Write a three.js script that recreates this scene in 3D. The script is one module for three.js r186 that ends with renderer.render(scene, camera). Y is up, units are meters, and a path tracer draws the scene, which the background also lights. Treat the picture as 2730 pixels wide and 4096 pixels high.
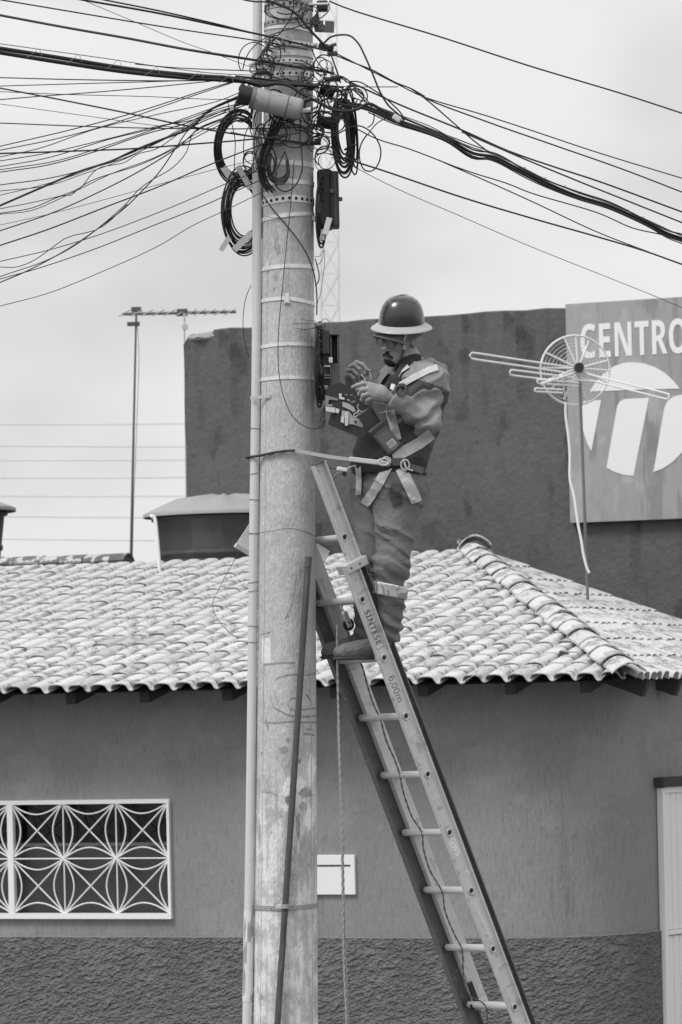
import * as THREE from 'three';
import { mergeGeometries, mergeVertices } from 'three/addons/utils/BufferGeometryUtils.js';
import { RoundedBoxGeometry } from 'three/addons/geometries/RoundedBoxGeometry.js';
import { TextGeometry } from 'three/addons/geometries/TextGeometry.js';
import { FontLoader } from 'three/addons/loaders/FontLoader.js';

// ---------------------------------------------------------------- camera, sky, sun, exposure
const scene = new THREE.Scene();
const FPX = 15400, CX = 1365, HY = 2800, EYE = 2.9, ROLL = 0.022;   // focal length in photo pixels, principal point, eye height, roll
const camera = new THREE.PerspectiveCamera(2 * Math.atan(2048 / FPX) * 180 / Math.PI, 2730 / 4096, 0.5, 2500);
camera.position.set(0, EYE, 0);
camera.rotation.set(0, 0, -ROLL);
camera.setViewOffset(2730, 4096, 0, 2048 - HY, 2730, 4096);
camera.focus = 18.5;
camera.userData.fStop = 10;
scene.add(camera);

function rng(seed) { let a = seed >>> 0; return () => { a = (a + 0x6D2B79F5) | 0; let t = Math.imul(a ^ (a >>> 15), 1 | a); t = (t + Math.imul(t ^ (t >>> 7), 61 | t)) ^ t; return ((t ^ (t >>> 14)) >>> 0) / 4294967296; }; }
function hash3(x, y, z) { let h = Math.imul(x, 374761393) ^ Math.imul(y, 668265263) ^ Math.imul(z, 2147483629 | 1); h = Math.imul(h ^ (h >>> 13), 1274126177); return ((h ^ (h >>> 16)) >>> 0) / 4294967296; }
function noise3(x, y, z) {
  const xi = Math.floor(x), yi = Math.floor(y), zi = Math.floor(z); let fx = x - xi, fy = y - yi, fz = z - zi;
  fx = fx * fx * (3 - 2 * fx); fy = fy * fy * (3 - 2 * fy); fz = fz * fz * (3 - 2 * fz);
  const L = (a, b, t) => a + (b - a) * t, h = hash3;
  return L(L(L(h(xi, yi, zi), h(xi + 1, yi, zi), fx), L(h(xi, yi + 1, zi), h(xi + 1, yi + 1, zi), fx), fy), L(L(h(xi, yi, zi + 1), h(xi + 1, yi, zi + 1), fx), L(h(xi, yi + 1, zi + 1), h(xi + 1, yi + 1, zi + 1), fx), fy), fz);
}
function fbm3(x, y, z, o = 4) { let s = 0, a = 0.5, n = 0; for (let i = 0; i < o; i++) { s += a * noise3(x, y, z); n += a; a *= 0.5; x *= 2.03; y *= 2.03; z *= 2.03; } return s / n; }
const clamp = (x, a = 0, b = 1) => Math.min(b, Math.max(a, x));
const smooth = (a, b, x) => { const t = clamp((x - a) / (b - a)); return t * t * (3 - 2 * t); };

{ // overcast sky: bright cloud deck with soft grey folds
  const W = 2048, H = 1024, data = new Float32Array(W * H * 4);
  for (let j = 0; j < H; j++) {
    const el = ((j + 0.5) / H - 0.5) * Math.PI, cy = Math.cos(el), sy = Math.sin(el);
    for (let i = 0; i < W; i++) {
      const az = ((i + 0.5) / W - 0.5) * 2 * Math.PI, x = Math.cos(az) * cy, z = Math.sin(az) * cy;
      const k = 9, n = fbm3(x * k + 3.1, sy * k * 2.2 + 7.7, z * k + 11.3, 5), m = fbm3(x * 2.3 + 1, sy * 3.2 + 5, z * 2.3 + 2, 3);
      let v = 0.575 - 0.12 * smooth(0.50, 0.80, n) - 0.09 * (m - 0.4); v *= 1 + 0.5 * Math.max(0, sy);   // an overcast deck is brighter overhead than low down
      if (el < 0) v = 0.3;
      const o = (j * W + i) * 4; data[o] = v; data[o + 1] = v; data[o + 2] = v; data[o + 3] = 1;
    }
  }
  const t = new THREE.DataTexture(data, W, H, THREE.RGBAFormat, THREE.FloatType);
  t.mapping = THREE.EquirectangularReflectionMapping; t.magFilter = THREE.LinearFilter; t.minFilter = THREE.LinearFilter; t.needsUpdate = true;
  scene.background = t; scene.environment = t;
}
const sun = new THREE.DirectionalLight(0xffffff, 1.5);
sun.position.set(-17, 33, -8); sun.target.position.set(0, 2, -22);   // high, from the street side and a little to the left
sun.castShadow = true; sun.shadow.radius = 38; sun.shadow.mapSize.set(2048, 2048);
Object.assign(sun.shadow.camera, { left: -25, right: 25, top: 25, bottom: -25, near: 1, far: 90 });
scene.add(sun, sun.target);

const renderer = new THREE.WebGLRenderer({ antialias: true });
renderer.setSize(682, 1024);
renderer.toneMapping = THREE.LinearToneMapping;
renderer.toneMappingExposure = 1.4;
renderer.shadowMap.enabled = true;

// ---------------------------------------------------------------- helpers
const V = (x, y, z) => new THREE.Vector3(x, y, z);
const CR = Math.cos(ROLL), SR = Math.sin(ROLL);
function at(px, py, d) { const dx = px - CX, dy = HY - py; return V((CR * dx + SR * dy) * d / FPX, EYE + (-SR * dx + CR * dy) * d / FPX, -d); }   // photo pixel + distance -> place in metres
const used = {};
function numbered(n) { used[n] = (used[n] ?? -1) + 1; return used[n] ? n + '_' + String(used[n]).padStart(3, '0') : n; }
function tag(o, label, category, group) { o.userData.label = label; o.userData.category = category; if (group) o.userData.group = group; return o; }
function shade(o) { o.castShadow = true; o.receiveShadow = true; return o; }
function thing(name, label, category, pos, group) { const o = new THREE.Group(); o.name = numbered(name); if (pos) o.position.copy(pos); scene.add(o); return tag(o, label, category, group); }
function part(name, geo, mat, parent) { const m = shade(new THREE.Mesh(Array.isArray(geo) ? merge(geo) : geo, mat)); m.name = name; parent.add(m); return m; }
function group(name, parent) { const g = new THREE.Group(); g.name = name; parent.add(g); return g; }
function single(name, label, category, geo, mat, grp) { const g = Array.isArray(geo) ? merge(geo) : geo; const m = shade(new THREE.Mesh(g, mat)); m.name = numbered(name); scene.add(m); return tag(m, label, category, grp); }
function structure(name, geo, mat) { const m = shade(new THREE.Mesh(geo, mat)); m.name = name; m.userData.kind = 'structure'; scene.add(m); return m; }
function merge(list) { const l = list.map((g) => { const h = g.index ? g.toNonIndexed() : g.clone(); for (const k of Object.keys(h.attributes)) if (!['position', 'normal', 'uv'].includes(k)) h.deleteAttribute(k); if (!h.attributes.uv) h.setAttribute('uv', new THREE.BufferAttribute(new Float32Array(h.attributes.position.count * 2), 2)); return h; }); return mergeGeometries(l, false); }
function local(geo, o) { return geo.clone().translate(-o.x, -o.y, -o.z); }
function box(w, h, d, x = 0, y = 0, z = 0, r = 0) { const g = r ? new RoundedBoxGeometry(w, h, d, 2, Math.min(r, w / 2.01, h / 2.01, d / 2.01)) : new THREE.BoxGeometry(w, h, d); return g.translate(x, y, z); }
function bar(a, b, w, t, up = V(0, 0, 1), r = 0) {   // rectangular bar from a to b; w across, t along up
  const L = a.distanceTo(b), y = b.clone().sub(a).normalize(), z = up.clone().addScaledVector(y, -up.dot(y)).normalize(), x = y.clone().cross(z);
  const g = r ? new RoundedBoxGeometry(w, L, t, 2, Math.min(r, w / 2.01, t / 2.01)) : new THREE.BoxGeometry(w, L, t);
  return g.applyMatrix4(new THREE.Matrix4().makeBasis(x, y, z)).translate((a.x + b.x) / 2, (a.y + b.y) / 2, (a.z + b.z) / 2);
}
function rod(a, b, r1, r2 = r1, seg = 10, open = false) { const L = a.distanceTo(b), y = b.clone().sub(a).normalize(); const g = new THREE.CylinderGeometry(r2, r1, L, seg, 1, open); return g.applyQuaternion(new THREE.Quaternion().setFromUnitVectors(V(0, 1, 0), y)).translate((a.x + b.x) / 2, (a.y + b.y) / 2, (a.z + b.z) / 2); }
function tube(pts, r, seg = 0, rad = 6, closed = false) { const c = new THREE.CatmullRomCurve3(pts, closed, 'centripetal'); return new THREE.TubeGeometry(c, seg || Math.max(6, pts.length * 5), r, rad, closed); }
function grey(l, rough = 0.8, extra = {}) { return new THREE.MeshStandardMaterial({ color: new THREE.Color().setRGB(l, l, l), roughness: rough, ...extra }); }
function glossy(l, rough = 0.3, cc = 0.5) { return new THREE.MeshPhysicalMaterial({ color: new THREE.Color().setRGB(l, l, l), roughness: rough, clearcoat: cc, clearcoatRoughness: 0.2 }); }
const toS = (l) => { l = clamp(l); return Math.round(255 * (l <= 0.0031308 ? 12.92 * l : 1.055 * Math.pow(l, 1 / 2.4) - 0.055)); };
// periodic noise: fbm on a torus grid of period p
function pn(x, y, p, seed) { const xi = Math.floor(x), yi = Math.floor(y); let fx = x - xi, fy = y - yi; fx = fx * fx * (3 - 2 * fx); fy = fy * fy * (3 - 2 * fy); const m = (a, q) => ((a % q) + q) % q; const [px, py] = p; const h = (a, b) => hash3(m(a, px), m(b, py), seed); const a = h(xi, yi), b = h(xi + 1, yi), c = h(xi, yi + 1), d = h(xi + 1, yi + 1); return a + (b - a) * fx + (c - a) * fy + (a - b - c + d) * fx * fy; }
function pf(u, v, fx, fy, oct, seed) { let s = 0, a = 0.5, n = 0; for (let i = 0; i < oct; i++) { s += a * pn(u * fx, v * fy, [fx, fy], seed + i); n += a; a *= 0.55; fx *= 2; fy *= 2; } return s / n; }
function tex(W, H, fn, colour = true) {   // fn(u, v) -> linear reflectance (colour) or height 0..1
  const d = new Uint8Array(W * H * 4);
  for (let j = 0; j < H; j++) for (let i = 0; i < W; i++) { const v = fn((i + 0.5) / W, (j + 0.5) / H), b = colour ? toS(v) : Math.round(255 * clamp(v)), o = (j * W + i) * 4; d[o] = d[o + 1] = d[o + 2] = b; d[o + 3] = 255; }
  const t = new THREE.DataTexture(d, W, H, THREE.RGBAFormat); t.wrapS = t.wrapT = THREE.RepeatWrapping; t.magFilter = THREE.LinearFilter; t.minFilter = THREE.LinearMipmapLinearFilter; t.generateMipmaps = true; if (colour) t.colorSpace = THREE.SRGBColorSpace; t.needsUpdate = true; return t;
}
function textured(map, bump, bs, rough = 0.9, extra = {}) { return new THREE.MeshStandardMaterial({ map, bumpMap: bump, bumpScale: bs, roughness: rough, ...extra }); }
const ordinal = ['first', 'second', 'third', 'fourth', 'fifth', 'sixth', 'seventh', 'eighth', 'ninth', 'tenth', 'eleventh', 'twelfth', 'thirteenth', 'fourteenth', 'fifteenth', 'sixteenth', 'seventeenth', 'eighteenth', 'nineteenth', 'twentieth', 'twenty-first', 'twenty-second', 'twenty-third', 'twenty-fourth', 'twenty-fifth', 'twenty-sixth', 'twenty-seventh', 'twenty-eighth', 'twenty-ninth', 'thirtieth', 'thirty-first', 'thirty-second', 'thirty-third', 'thirty-fourth', 'thirty-fifth', 'thirty-sixth', 'thirty-seventh', 'thirty-eighth'];
const fontBold = await new FontLoader().loadAsync('fonts/droid/droid_sans_bold.typeface.json');
const fontReg = await new FontLoader().loadAsync('fonts/droid/droid_sans_regular.typeface.json');

// the house stands at an angle to the view: u runs along its street front, v runs into the house, from the eave corner
const EC = 0.927, ES = 0.375, PX = 2.15, PD = 29;
const houseTurn = -Math.atan2(ES, EC);
function H(u, y, v) { return V(PX + EC * u + ES * v, y, -(PD - ES * u + EC * v)); }
function onV(px, py, v) { const q = at(px, py, 1), X = q.x, Yq = q.y - EYE; const d = (v + ES * PX + EC * PD) / (ES * X + EC); const dX = X * d - PX, dD = d - PD; return { u: EC * dX - ES * dD, y: EYE + Yq * d, d }; }

// ---------------------------------------------------------------- materials
const M = {};
{
  const stucco = tex(1024, 1024, (u, v) => { const a = pf(u, v, 180, 30, 3, 11), b = pf(u, v, 3, 3, 4, 5), c = pf(u, v, 170, 60, 2, 21), s = pf(u, v, 120, 30, 3, 33); const dr = pf(u, v, 30, 3, 4, 37), pt = pf(u, v, 4, 5, 5, 39); return 0.25 + 0.07 * (b - 0.5) - 0.05 * smooth(0.6, 0.8, dr) * smooth(0.4, 0.7, b) + 0.025 * smooth(0.55, 0.6, pt) - 0.05 * smooth(0.55, 0.85, a) * (0.4 + b) - 0.05 * smooth(0.66, 0.8, s) * smooth(0.5, 0.8, c) + 0.05 * (c - 0.5); });
  const stuccoB = tex(1024, 1024, (u, v) => { const a = pf(u, v, 110, 26, 3, 11), c = pf(u, v, 200, 110, 2, 22); return 0.6 * a + 0.4 * c; }, false);
  M.stucco = textured(stucco, stuccoB, 0.005, 0.95);
  const rough = tex(1024, 1024, (u, v) => { const a = pf(u, v - 0.25 * u, 36, 84, 4, 61), g = pf(u, v, 200, 200, 2, 63), b = pf(u, v, 4, 4, 4, 66); return 0.16 + 0.08 * (b - 0.5) + 0.10 * (a - 0.5) + 0.06 * (g - 0.5); });
  const roughB = tex(1024, 1024, (u, v) => { const a = pf(u, v - 0.25 * u, 36, 84, 4, 61), c = pf(u, v, 90, 140, 3, 68), l = pf(u, v, 12, 16, 3, 69); return smooth(0.2, 0.8, 0.45 * a + 0.37 * c + 0.18 * l); }, false);
  M.roughcast = textured(rough, roughB, 0.036, 0.98);
  const dark = tex(1024, 1024, (u, v) => { const a = pf(u, v, 5, 5, 5, 41), b = pf(u, v, 60, 60, 3, 43), s = pf(u, v, 14, 9, 4, 45); const st = pf(u, v, 16, 3, 4, 48); return 0.108 + 0.03 * (a - 0.5) + 0.03 * (b - 0.5) - 0.035 * smooth(0.62, 0.75, s) - 0.02 * smooth(0.6, 0.75, st); });
  const darkB = tex(1024, 1024, (u, v) => 0.6 * pf(u, v, 9, 9, 5, 47) + 0.4 * pf(u, v, 90, 90, 2, 49), false);
  M.render = textured(dark, darkB, 0.013, 0.95);
  const tileT = (k, base) => tex(512, 512, (u, v) => { const a = pf(u, v, 7, 4, 5, 71 + k), b = pf(u, v, 40, 40, 3, 75 + k), s = pf(u, v, 14, 9, 4, 79 + k); return base - 0.26 * smooth(0.57, 0.68, a) * (0.4 + s) + 0.06 * (b - 0.5) - 0.16 * smooth(0.62, 0.72, s) * smooth(0.35, 0.6, b); });
  const tileB = tex(256, 256, (u, v) => pf(u, v, 30, 30, 4, 91), false);
  M.tiles = [textured(tileT(0, 0.56), tileB, 0.003, 0.75), textured(tileT(20, 0.50), tileB, 0.003, 0.8), textured(tileT(40, 0.41), tileB, 0.004, 0.85)];
  const mossT = tex(256, 256, (u, v) => 0.16 + 0.35 * smooth(0.5, 0.7, pf(u, v, 8, 8, 4, 101)) - 0.08 * pf(u, v, 30, 30, 3, 103));
  M.moss = textured(mossT, tileB, 0.01, 0.95);
  const rustT = tex(256, 512, (u, v) => 0.055 + 0.05 * pf(u, v, 6, 24, 4, 111) + 0.06 * smooth(0.7, 0.85, pf(u, v, 10, 30, 3, 113)));
  M.rustTube = textured(rustT, tileB, 0.002, 0.7, { metalness: 0.1 });
  const galT = tex(256, 512, (u, v) => 0.66 + 0.10 * (pf(u, v, 4, 16, 4, 121) - 0.5) - 0.12 * smooth(0.66, 0.8, pf(u, v, 8, 40, 3, 123)));
  M.conduit = textured(galT, tileB, 0.0005, 0.55, { metalness: 0.15 });
  const chipT = tex(256, 512, (u, v) => { const a = pf(u, v, 4, 8, 4, 131); return 0.72 - 0.38 * smooth(0.56, 0.62, a) + 0.05 * (pf(u, v, 30, 60, 2, 133) - 0.5); });
  M.chipped = textured(chipT, tileB, 0.001, 0.7);
  const aluT = tex(128, 1024, (u, v) => 0.60 + 0.10 * (pf(u, v, 3, 20, 4, 141) - 0.5) + 0.06 * (pf(u, v, 40, 8, 2, 143) - 0.5) - 0.16 * smooth(0.62, 0.75, pf(u, v, 8, 60, 4, 145)) + 0.08 * smooth(0.7, 0.75, pf(u, v, 6, 90, 3, 147)));
  M.railShade = textured(tex(128, 1024, (u, v) => 0.15 + 0.06 * (pf(u, v, 3, 20, 4, 241) - 0.5) + 0.05 * smooth(0.68, 0.76, pf(u, v, 6, 90, 3, 247))), null, 0, 0.6);  // darker copy of the rail material, with the channel shade put into its colour
  M.rail = textured(aluT, null, 0, 0.5, { metalness: 0.0 });
  const clothT = (base, k) => tex(512, 512, (u, v) => base * (0.95 + 0.10 * pf(u, v, 5, 5, 4, 151 + k)) * (0.92 + 0.16 * pf(u, v, 90, 90, 2, 155 + k)));
  const creaseT = tex(512, 512, (u, v) => { const w = pf(u, v, 4, 4, 3, 161), r1 = 1 - Math.abs(2 * pf(u + 0.2 * w, v + 0.3 * w, 3, 5, 2, 163) - 1), r2 = 1 - Math.abs(2 * pf(u + v, v + 0.25 * w, 4, 9, 2, 165) - 1); return 0.6 * Math.pow(r1, 4) + 0.3 * Math.pow(r2, 4) * smooth(0.4, 0.6, w) + 0.1 * pf(u, v, 90, 90, 2, 167); }, false);
  M.shirt = textured(clothT(0.075, 0), creaseT, 0.005, 0.95);
  M.sleeve = textured(clothT(0.25, 4), creaseT, 0.0045, 0.95);
  M.trousers = textured(clothT(0.17, 9), creaseT, 0.006, 0.95);
  M.boot = textured(clothT(0.15, 17), tex(256, 256, (u, v) => pf(u, v, 20, 20, 4, 169), false), 0.008, 0.75);
  M.skinMap = tex(256, 256, (u, v) => 0.29 * (0.78 + 0.44 * pf(u, v, 10, 10, 4, 171)) * (0.9 + 0.2 * pf(u, v, 60, 60, 2, 173))); M.skinBump = tex(256, 256, (u, v) => pf(u, v, 50, 50, 3, 175), false);
}
M.cable = grey(0.016, 0.55); M.cableGrey = grey(0.055, 0.55); M.cableLight = grey(0.2, 0.6); M.wireSteel = grey(0.25, 0.45, { metalness: 0.6 });
M.steel = grey(0.55, 0.42, { metalness: 0.35 }); M.steelDark = grey(0.10, 0.6, { metalness: 0.2 }); M.galv = grey(0.60, 0.5, { metalness: 0.25 });
M.blackPlastic = grey(0.018, 0.5); M.greyPlastic = grey(0.075, 0.6); M.midPlastic = grey(0.16, 0.55); M.lightPlastic = grey(0.6, 0.5); M.white = grey(0.8, 0.55);
M.skin = new THREE.MeshPhysicalMaterial({ map: M.skinMap, bumpMap: M.skinBump, bumpScale: 0.002, roughness: 0.5, sheen: 0.1 });
M.hair = grey(0.015, 0.7); M.web = grey(0.56, 0.85); M.webDark = grey(0.03, 0.85); M.hat = glossy(0.022, 0.3, 0.8); M.brim = glossy(0.40, 0.4, 0.2); M.cap = grey(0.17, 0.9);
M.rope = grey(0.36, 0.95); M.ropeDark = grey(0.13, 0.95); M.wood = grey(0.05, 0.9); M.paintWhite = grey(0.82, 0.45); M.glassDark = new THREE.MeshPhysicalMaterial({ color: 0xffffff, roughness: 0.03, transmission: 1, thickness: 0, ior: 1.5 });
M.room = grey(0.03, 0.9); M.signGrey = null;

// ---------------------------------------------------------------- ground and street
{
  const asph = tex(512, 512, (u, v) => 0.055 + 0.05 * pf(u, v, 90, 90, 2, 201) + 0.02 * pf(u, v, 4, 4, 3, 203));
  asph.repeat.set(400, 400);
  const g = new THREE.PlaneGeometry(1600, 1600).rotateX(-Math.PI / 2).translate(0, -0.13, -300);
  structure('ground', g, textured(asph, null, 0, 0.95));
  const pav = tex(512, 512, (u, v) => 0.16 + 0.06 * (pf(u, v, 5, 5, 4, 211) - 0.5) + 0.06 * (pf(u, v, 80, 80, 2, 213) - 0.5));
  const pts = [H(-30, 0, -12), H(9, 0, -12), H(9, 0, 30), H(-30, 0, 30)];
  const sh = new THREE.Shape(pts.map((p) => new THREE.Vector2(p.x, -p.z)));
  const pg = new THREE.ExtrudeGeometry(sh, { depth: 0.125, bevelEnabled: false }).rotateX(-Math.PI / 2).translate(0, -0.125, 0);
  structure('pavement', pg, textured(pav, null, 0, 0.95));
}
// ---------------------------------------------------------------- the tiled house
const EAVE = 3.005, RF = 5.6, RR = 3.26, RISE = 1.2, LC = 0.40, TW = 0.186;
const TF = RISE / RF, TR = RISE / RR;
const house = thing('house', 'low rendered house with pale barrel tile hip roof and rounded corner', 'house', H(0, 0, 0));
house.rotation.y = houseTurn;   // local x = u, local -z = v
{
  const R = rng(7);
  const roof = group('roof', house);
  const prof = [[-0.004, 0.008], [0.002, 0.036], [0.012, 0.047], [0.036, 0.053], [0.074, 0.054], [0.108, 0.051], [0.128, 0.042], [0.138, 0.026], [0.149, 0.006], [0.165, -0.006], [0.188, -0.002], [0.203, 0.012]];
  function tileGeo(len, lift, du, dv, arch = 1) {
    const pos = [], uv = [], idx = [], n = prof.length, T = 0.008;
    const add = (x, y, z, a, b) => { pos.push(x, y, z); uv.push(a, b); return pos.length / 3 - 1; };
    const rows = [[0, lift], [-len * 0.5, lift * 0.5], [-len, 0]];
    const top = rows.map(([z, h]) => prof.map(([x, y]) => add(x, y * arch + h, z, x / 0.5 + du, -z / 0.5 + dv)));
    for (let r = 0; r < 2; r++) for (let i = 0; i < n - 1; i++) { const a = top[r][i], b = top[r][i + 1], c = top[r + 1][i], d = top[r + 1][i + 1]; idx.push(a, b, d, a, d, c); }
    const f0 = prof.map(([x, y]) => add(x, y * arch + lift, 0, x / 0.5 + du, dv)), f1 = prof.map(([x, y]) => add(x, y * arch + lift - T, 0, x / 0.5 + du, dv + 0.02));
    for (let i = 0; i < n - 1; i++) idx.push(f0[i], f1[i], f1[i + 1], f0[i], f1[i + 1], f0[i + 1]);
    const b0 = prof.map(([x, y]) => add(x, y * arch + lift - T, 0, x / 0.5 + du, dv)), b1 = prof.map(([x, y]) => add(x, y * arch - T, -len, x / 0.5 + du, dv + len));
    for (let i = 0; i < n - 1; i++) idx.push(b0[i], b1[i + 1], b0[i + 1], b0[i], b1[i], b1[i + 1]);
    const g = new THREE.BufferGeometry(); g.setAttribute('position', new THREE.Float32BufferAttribute(pos, 3)); g.setAttribute('uv', new THREE.Float32BufferAttribute(uv, 2)); g.setIndex(idx); g.computeVertexNormals(); return g;
  }
  const variants = []; for (let k = 0; k < 6; k++) variants.push(tileGeo(LC / Math.cos(Math.atan(TF)) + 0.055, 0.012 + 0.003 * (k % 3), R(), R(), 0.97 + 0.05 * R()));
  const variantsR = []; for (let k = 0; k < 4; k++) variantsR.push(tileGeo(LC / Math.cos(Math.atan(TR)) + 0.055, 0.013 + 0.003 * (k % 2), R(), R()));
  const list = [];
  const pick = () => { const r = R(); return r < 0.62 ? 0 : r < 0.9 ? 1 : 2; };
  const mtx = (x, y, z, ry, rx, rz) => new THREE.Matrix4().makeRotationFromEuler(new THREE.Euler(rx, ry, rz, 'YXZ')).setPosition(x, y, z);
  // street slope
  for (let j = 0; j < 14; j++) for (let i = -1; i < 62; i++) {
    const u0 = -(i + 1) * TW - 0.01 + (R() - 0.5) * 0.012, v0 = j * LC + (R() - 0.5) * 0.03; const hip = -(v0 + 0.18) * RR / RF;
    if (u0 > hip + 0.12 || u0 < -10.5) continue;
    const m = mtx(u0, EAVE + v0 * TF, -v0, (R() - 0.5) * 0.02, Math.atan(TF), (R() - 0.5) * 0.025);
    let g = variants[Math.floor(R() * 6)];
    if (u0 + 0.21 > hip - 0.25) { g = g.clone().applyMatrix4(m); const p = g.attributes.position; for (let k = 0; k < p.count; k++) { const lim = p.getZ(k) * RR / RF; if (p.getX(k) > lim) p.setX(k, lim); } p.needsUpdate = true; list.push({ g, m: null, mat: pick(), u: u0, v: v0, s: 0 }); continue; }
    list.push({ g, m, mat: pick(), u: u0, v: v0, s: 0 });
  }
  // end slope
  for (let j = 0; j < 9; j++) for (let i = 0; i < 32; i++) {
    const v0 = i * TW + 0.02 + (R() - 0.5) * 0.008, q = j * LC + (R() - 0.5) * 0.03; if (v0 > 5.9) continue;
    const hipv = (q + 0.18) * RF / RR; if (v0 + 0.18 < hipv - 0.1 || q > RR) continue;
    const m = mtx(-q, EAVE + q * TR, -v0, Math.PI / 2 + (R() - 0.5) * 0.012, Math.atan(TR), (R() - 0.5) * 0.02);
    let g = variantsR[Math.floor(R() * 4)];
    if (v0 < hipv + 0.3) { g = g.clone().applyMatrix4(m); const p = g.attributes.position; for (let k = 0; k < p.count; k++) { const lim = p.getX(k) * RF / RR; if (p.getZ(k) > lim) p.setZ(k, lim); } list.push({ g, m: null, mat: pick(), u: -q, v: v0, s: 1 }); continue; }
    list.push({ g, m, mat: pick(), u: -q, v: v0, s: 1 });
  }
  for (const t of list) { const w = H(t.u, EAVE + (t.s ? -t.u * TR : t.v * TF), t.v), d = -w.z; const px = CX + FPX * w.x / d; t.key = px < -60 || px > 2830 ? 1e3 : d; }
  list.sort((a, b) => a.key - b.key);
  const rest = [];
  list.forEach((t, k) => {
    if (k < 300) { const m = part('tile', t.g, M.tiles[t.mat], roof); if (t.m) { t.m.decompose(m.position, m.quaternion, m.scale); } }
    else rest.push(t.m ? t.g.clone().applyMatrix4(t.m) : t.g);
  });
  const rm = part('tile_field', rest, M.tiles[1], roof); rm.userData.kind = 'stuff';
  // hip caps
  function capGeo(wd, len, h) {
    const pos = [], uv = [], idx = [], N = 10, T = 0.013, du = R(), dv = R(); const pts = [];
    for (let i = 0; i <= N; i++) { const t = i / N * 2 - 1; pts.push([t * wd / 2, h * Math.pow(Math.cos(t * Math.PI / 2), 0.8)]); }
    const add = (x, y, z) => { pos.push(x, y, z); uv.push(x * 2 + du, z * 2 + dv); return pos.length / 3 - 1; };
    const a = pts.map(([x, y]) => add(x * 1.06, y + 0.024, 0)), b = pts.map(([x, y]) => add(x * 0.94, y, -len)), c = pts.map(([x, y]) => add(x * 1.06, y + 0.024, 0)), d = pts.map(([x, y]) => add(x * 1.06, y + 0.024 - T, 0)), e = pts.map(([x, y]) => add(x * 1.06, y + 0.024 - T, 0)), f = pts.map(([x, y]) => add(x * 0.94, y - T, -len));
    for (let i = 0; i < N; i++) { idx.push(a[i], a[i + 1], b[i + 1], a[i], b[i + 1], b[i]); idx.push(c[i], d[i], d[i + 1], c[i], d[i + 1], c[i + 1]); idx.push(e[i], f[i + 1], e[i + 1], e[i], f[i], f[i + 1]); }
    const g = new THREE.BufferGeometry(); g.setAttribute('position', new THREE.Float32BufferAttribute(pos, 3)); g.setAttribute('uv', new THREE.Float32BufferAttribute(uv, 2)); g.setIndex(idx); g.computeVertexNormals(); return g;
  }
  const caps = [capGeo(0.245, 0.52, 0.066), capGeo(0.25, 0.52, 0.07), capGeo(0.26, 0.52, 0.068)];
  const A = V(0.06, EAVE + 0.045, 0.10), B = V(-RR, EAVE + RISE + 0.05, -RF), dir = B.clone().sub(A), n = 16;
  for (let k = 0; k < n; k++) {
    const p = A.clone().addScaledVector(dir, k / n); const m = part('hip_cap', caps[k % 3], M.tiles[k % 5 === 3 ? 1 : 0], roof);
    const z = dir.clone().normalize().negate(), up = V(0, 1, 0), x = up.clone().cross(z).normalize(), y = z.clone().cross(x);
    m.quaternion.setFromRotationMatrix(new THREE.Matrix4().makeBasis(x, y, z)); m.rotateZ((R() - 0.5) * 0.12); m.rotateY((R() - 0.5) * 0.08); m.position.copy(p); m.position.y += (R() - 0.5) * 0.012;
  }
  // ridge caps: the one at the peak, then along the ridge behind the tile ends
  const rc = part('ridge_cap', capGeo(0.29, 0.34, 0.10), M.tiles[0], roof); rc.position.set(-RR + 0.06, EAVE + RISE + 0.065, -RF + 0.06); rc.rotation.set(-0.02, 0.35, 0.06, 'YXZ');
  for (let k = 1; k < 14; k++) { const m = part('ridge_cap', caps[k % 3], k > 6 ? M.moss : M.tiles[1], roof); m.position.set(-RR - 0.4 - k * 0.45, EAVE + RISE - 0.045 + (k > 6 ? 0.11 : 0) + (R() - 0.5) * 0.02, -RF - 0.16); m.rotation.set(0.03, Math.PI / 2 + (R() - 0.5) * 0.06, 0, 'YXZ'); }
  // boards under the tiles, rafters
  const quad = (a, b, c, d) => { const g = new THREE.BufferGeometry().setFromPoints([a, b, c, a, c, d]); g.setAttribute('uv', new THREE.BufferAttribute(new Float32Array(12), 2)); g.computeVertexNormals(); return g; };
  const e0 = EAVE - 0.016, e1 = EAVE + RISE - 0.016;
  part('roof_boards', [quad(V(-0.1, e0 + 0.01, -0.1), V(-RR, e1, -RF), V(-11, e1, -RF), V(-11, e0 + 0.01, -0.1)), quad(V(-0.1, e0 + 0.01, -0.1), V(-0.1, e0 + 0.01, -5.9), V(-RR, e1, -5.9), V(-RR, e1, -RF)), quad(V(-RR, e1, -RF), V(-RR, e1, -5.9), V(-11, e1, -5.9), V(-11, e1, -RF)), quad(V(-11, e1, -5.9), V(-RR, e1, -5.9), V(-RR, EAVE - 0.2, -9.5), V(-11, EAVE - 0.2, -9.5)), quad(V(-RR, e1, -5.9), V(-0.1, e0, -5.9), V(-0.1, 2.4, -5.9), V(-RR, 2.4, -5.9))], M.wood, roof);
  for (const [px, py] of [[-60, 2790], [270, 2790], [565, 2785], [895, 2775], [1330, 2760], [1680, 2750], [2030, 2742], [2330, 2738]]) {
    const q = onV(px, py, 0.16); const b = part('rafter', box(0.085, 0.125, 0.75, 0, 0, -0.375), M.wood, roof); b.position.set(q.u, EAVE - 0.078 + 0.22 * TF, -0.22); b.rotation.x = Math.atan(TF);
  }
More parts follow.
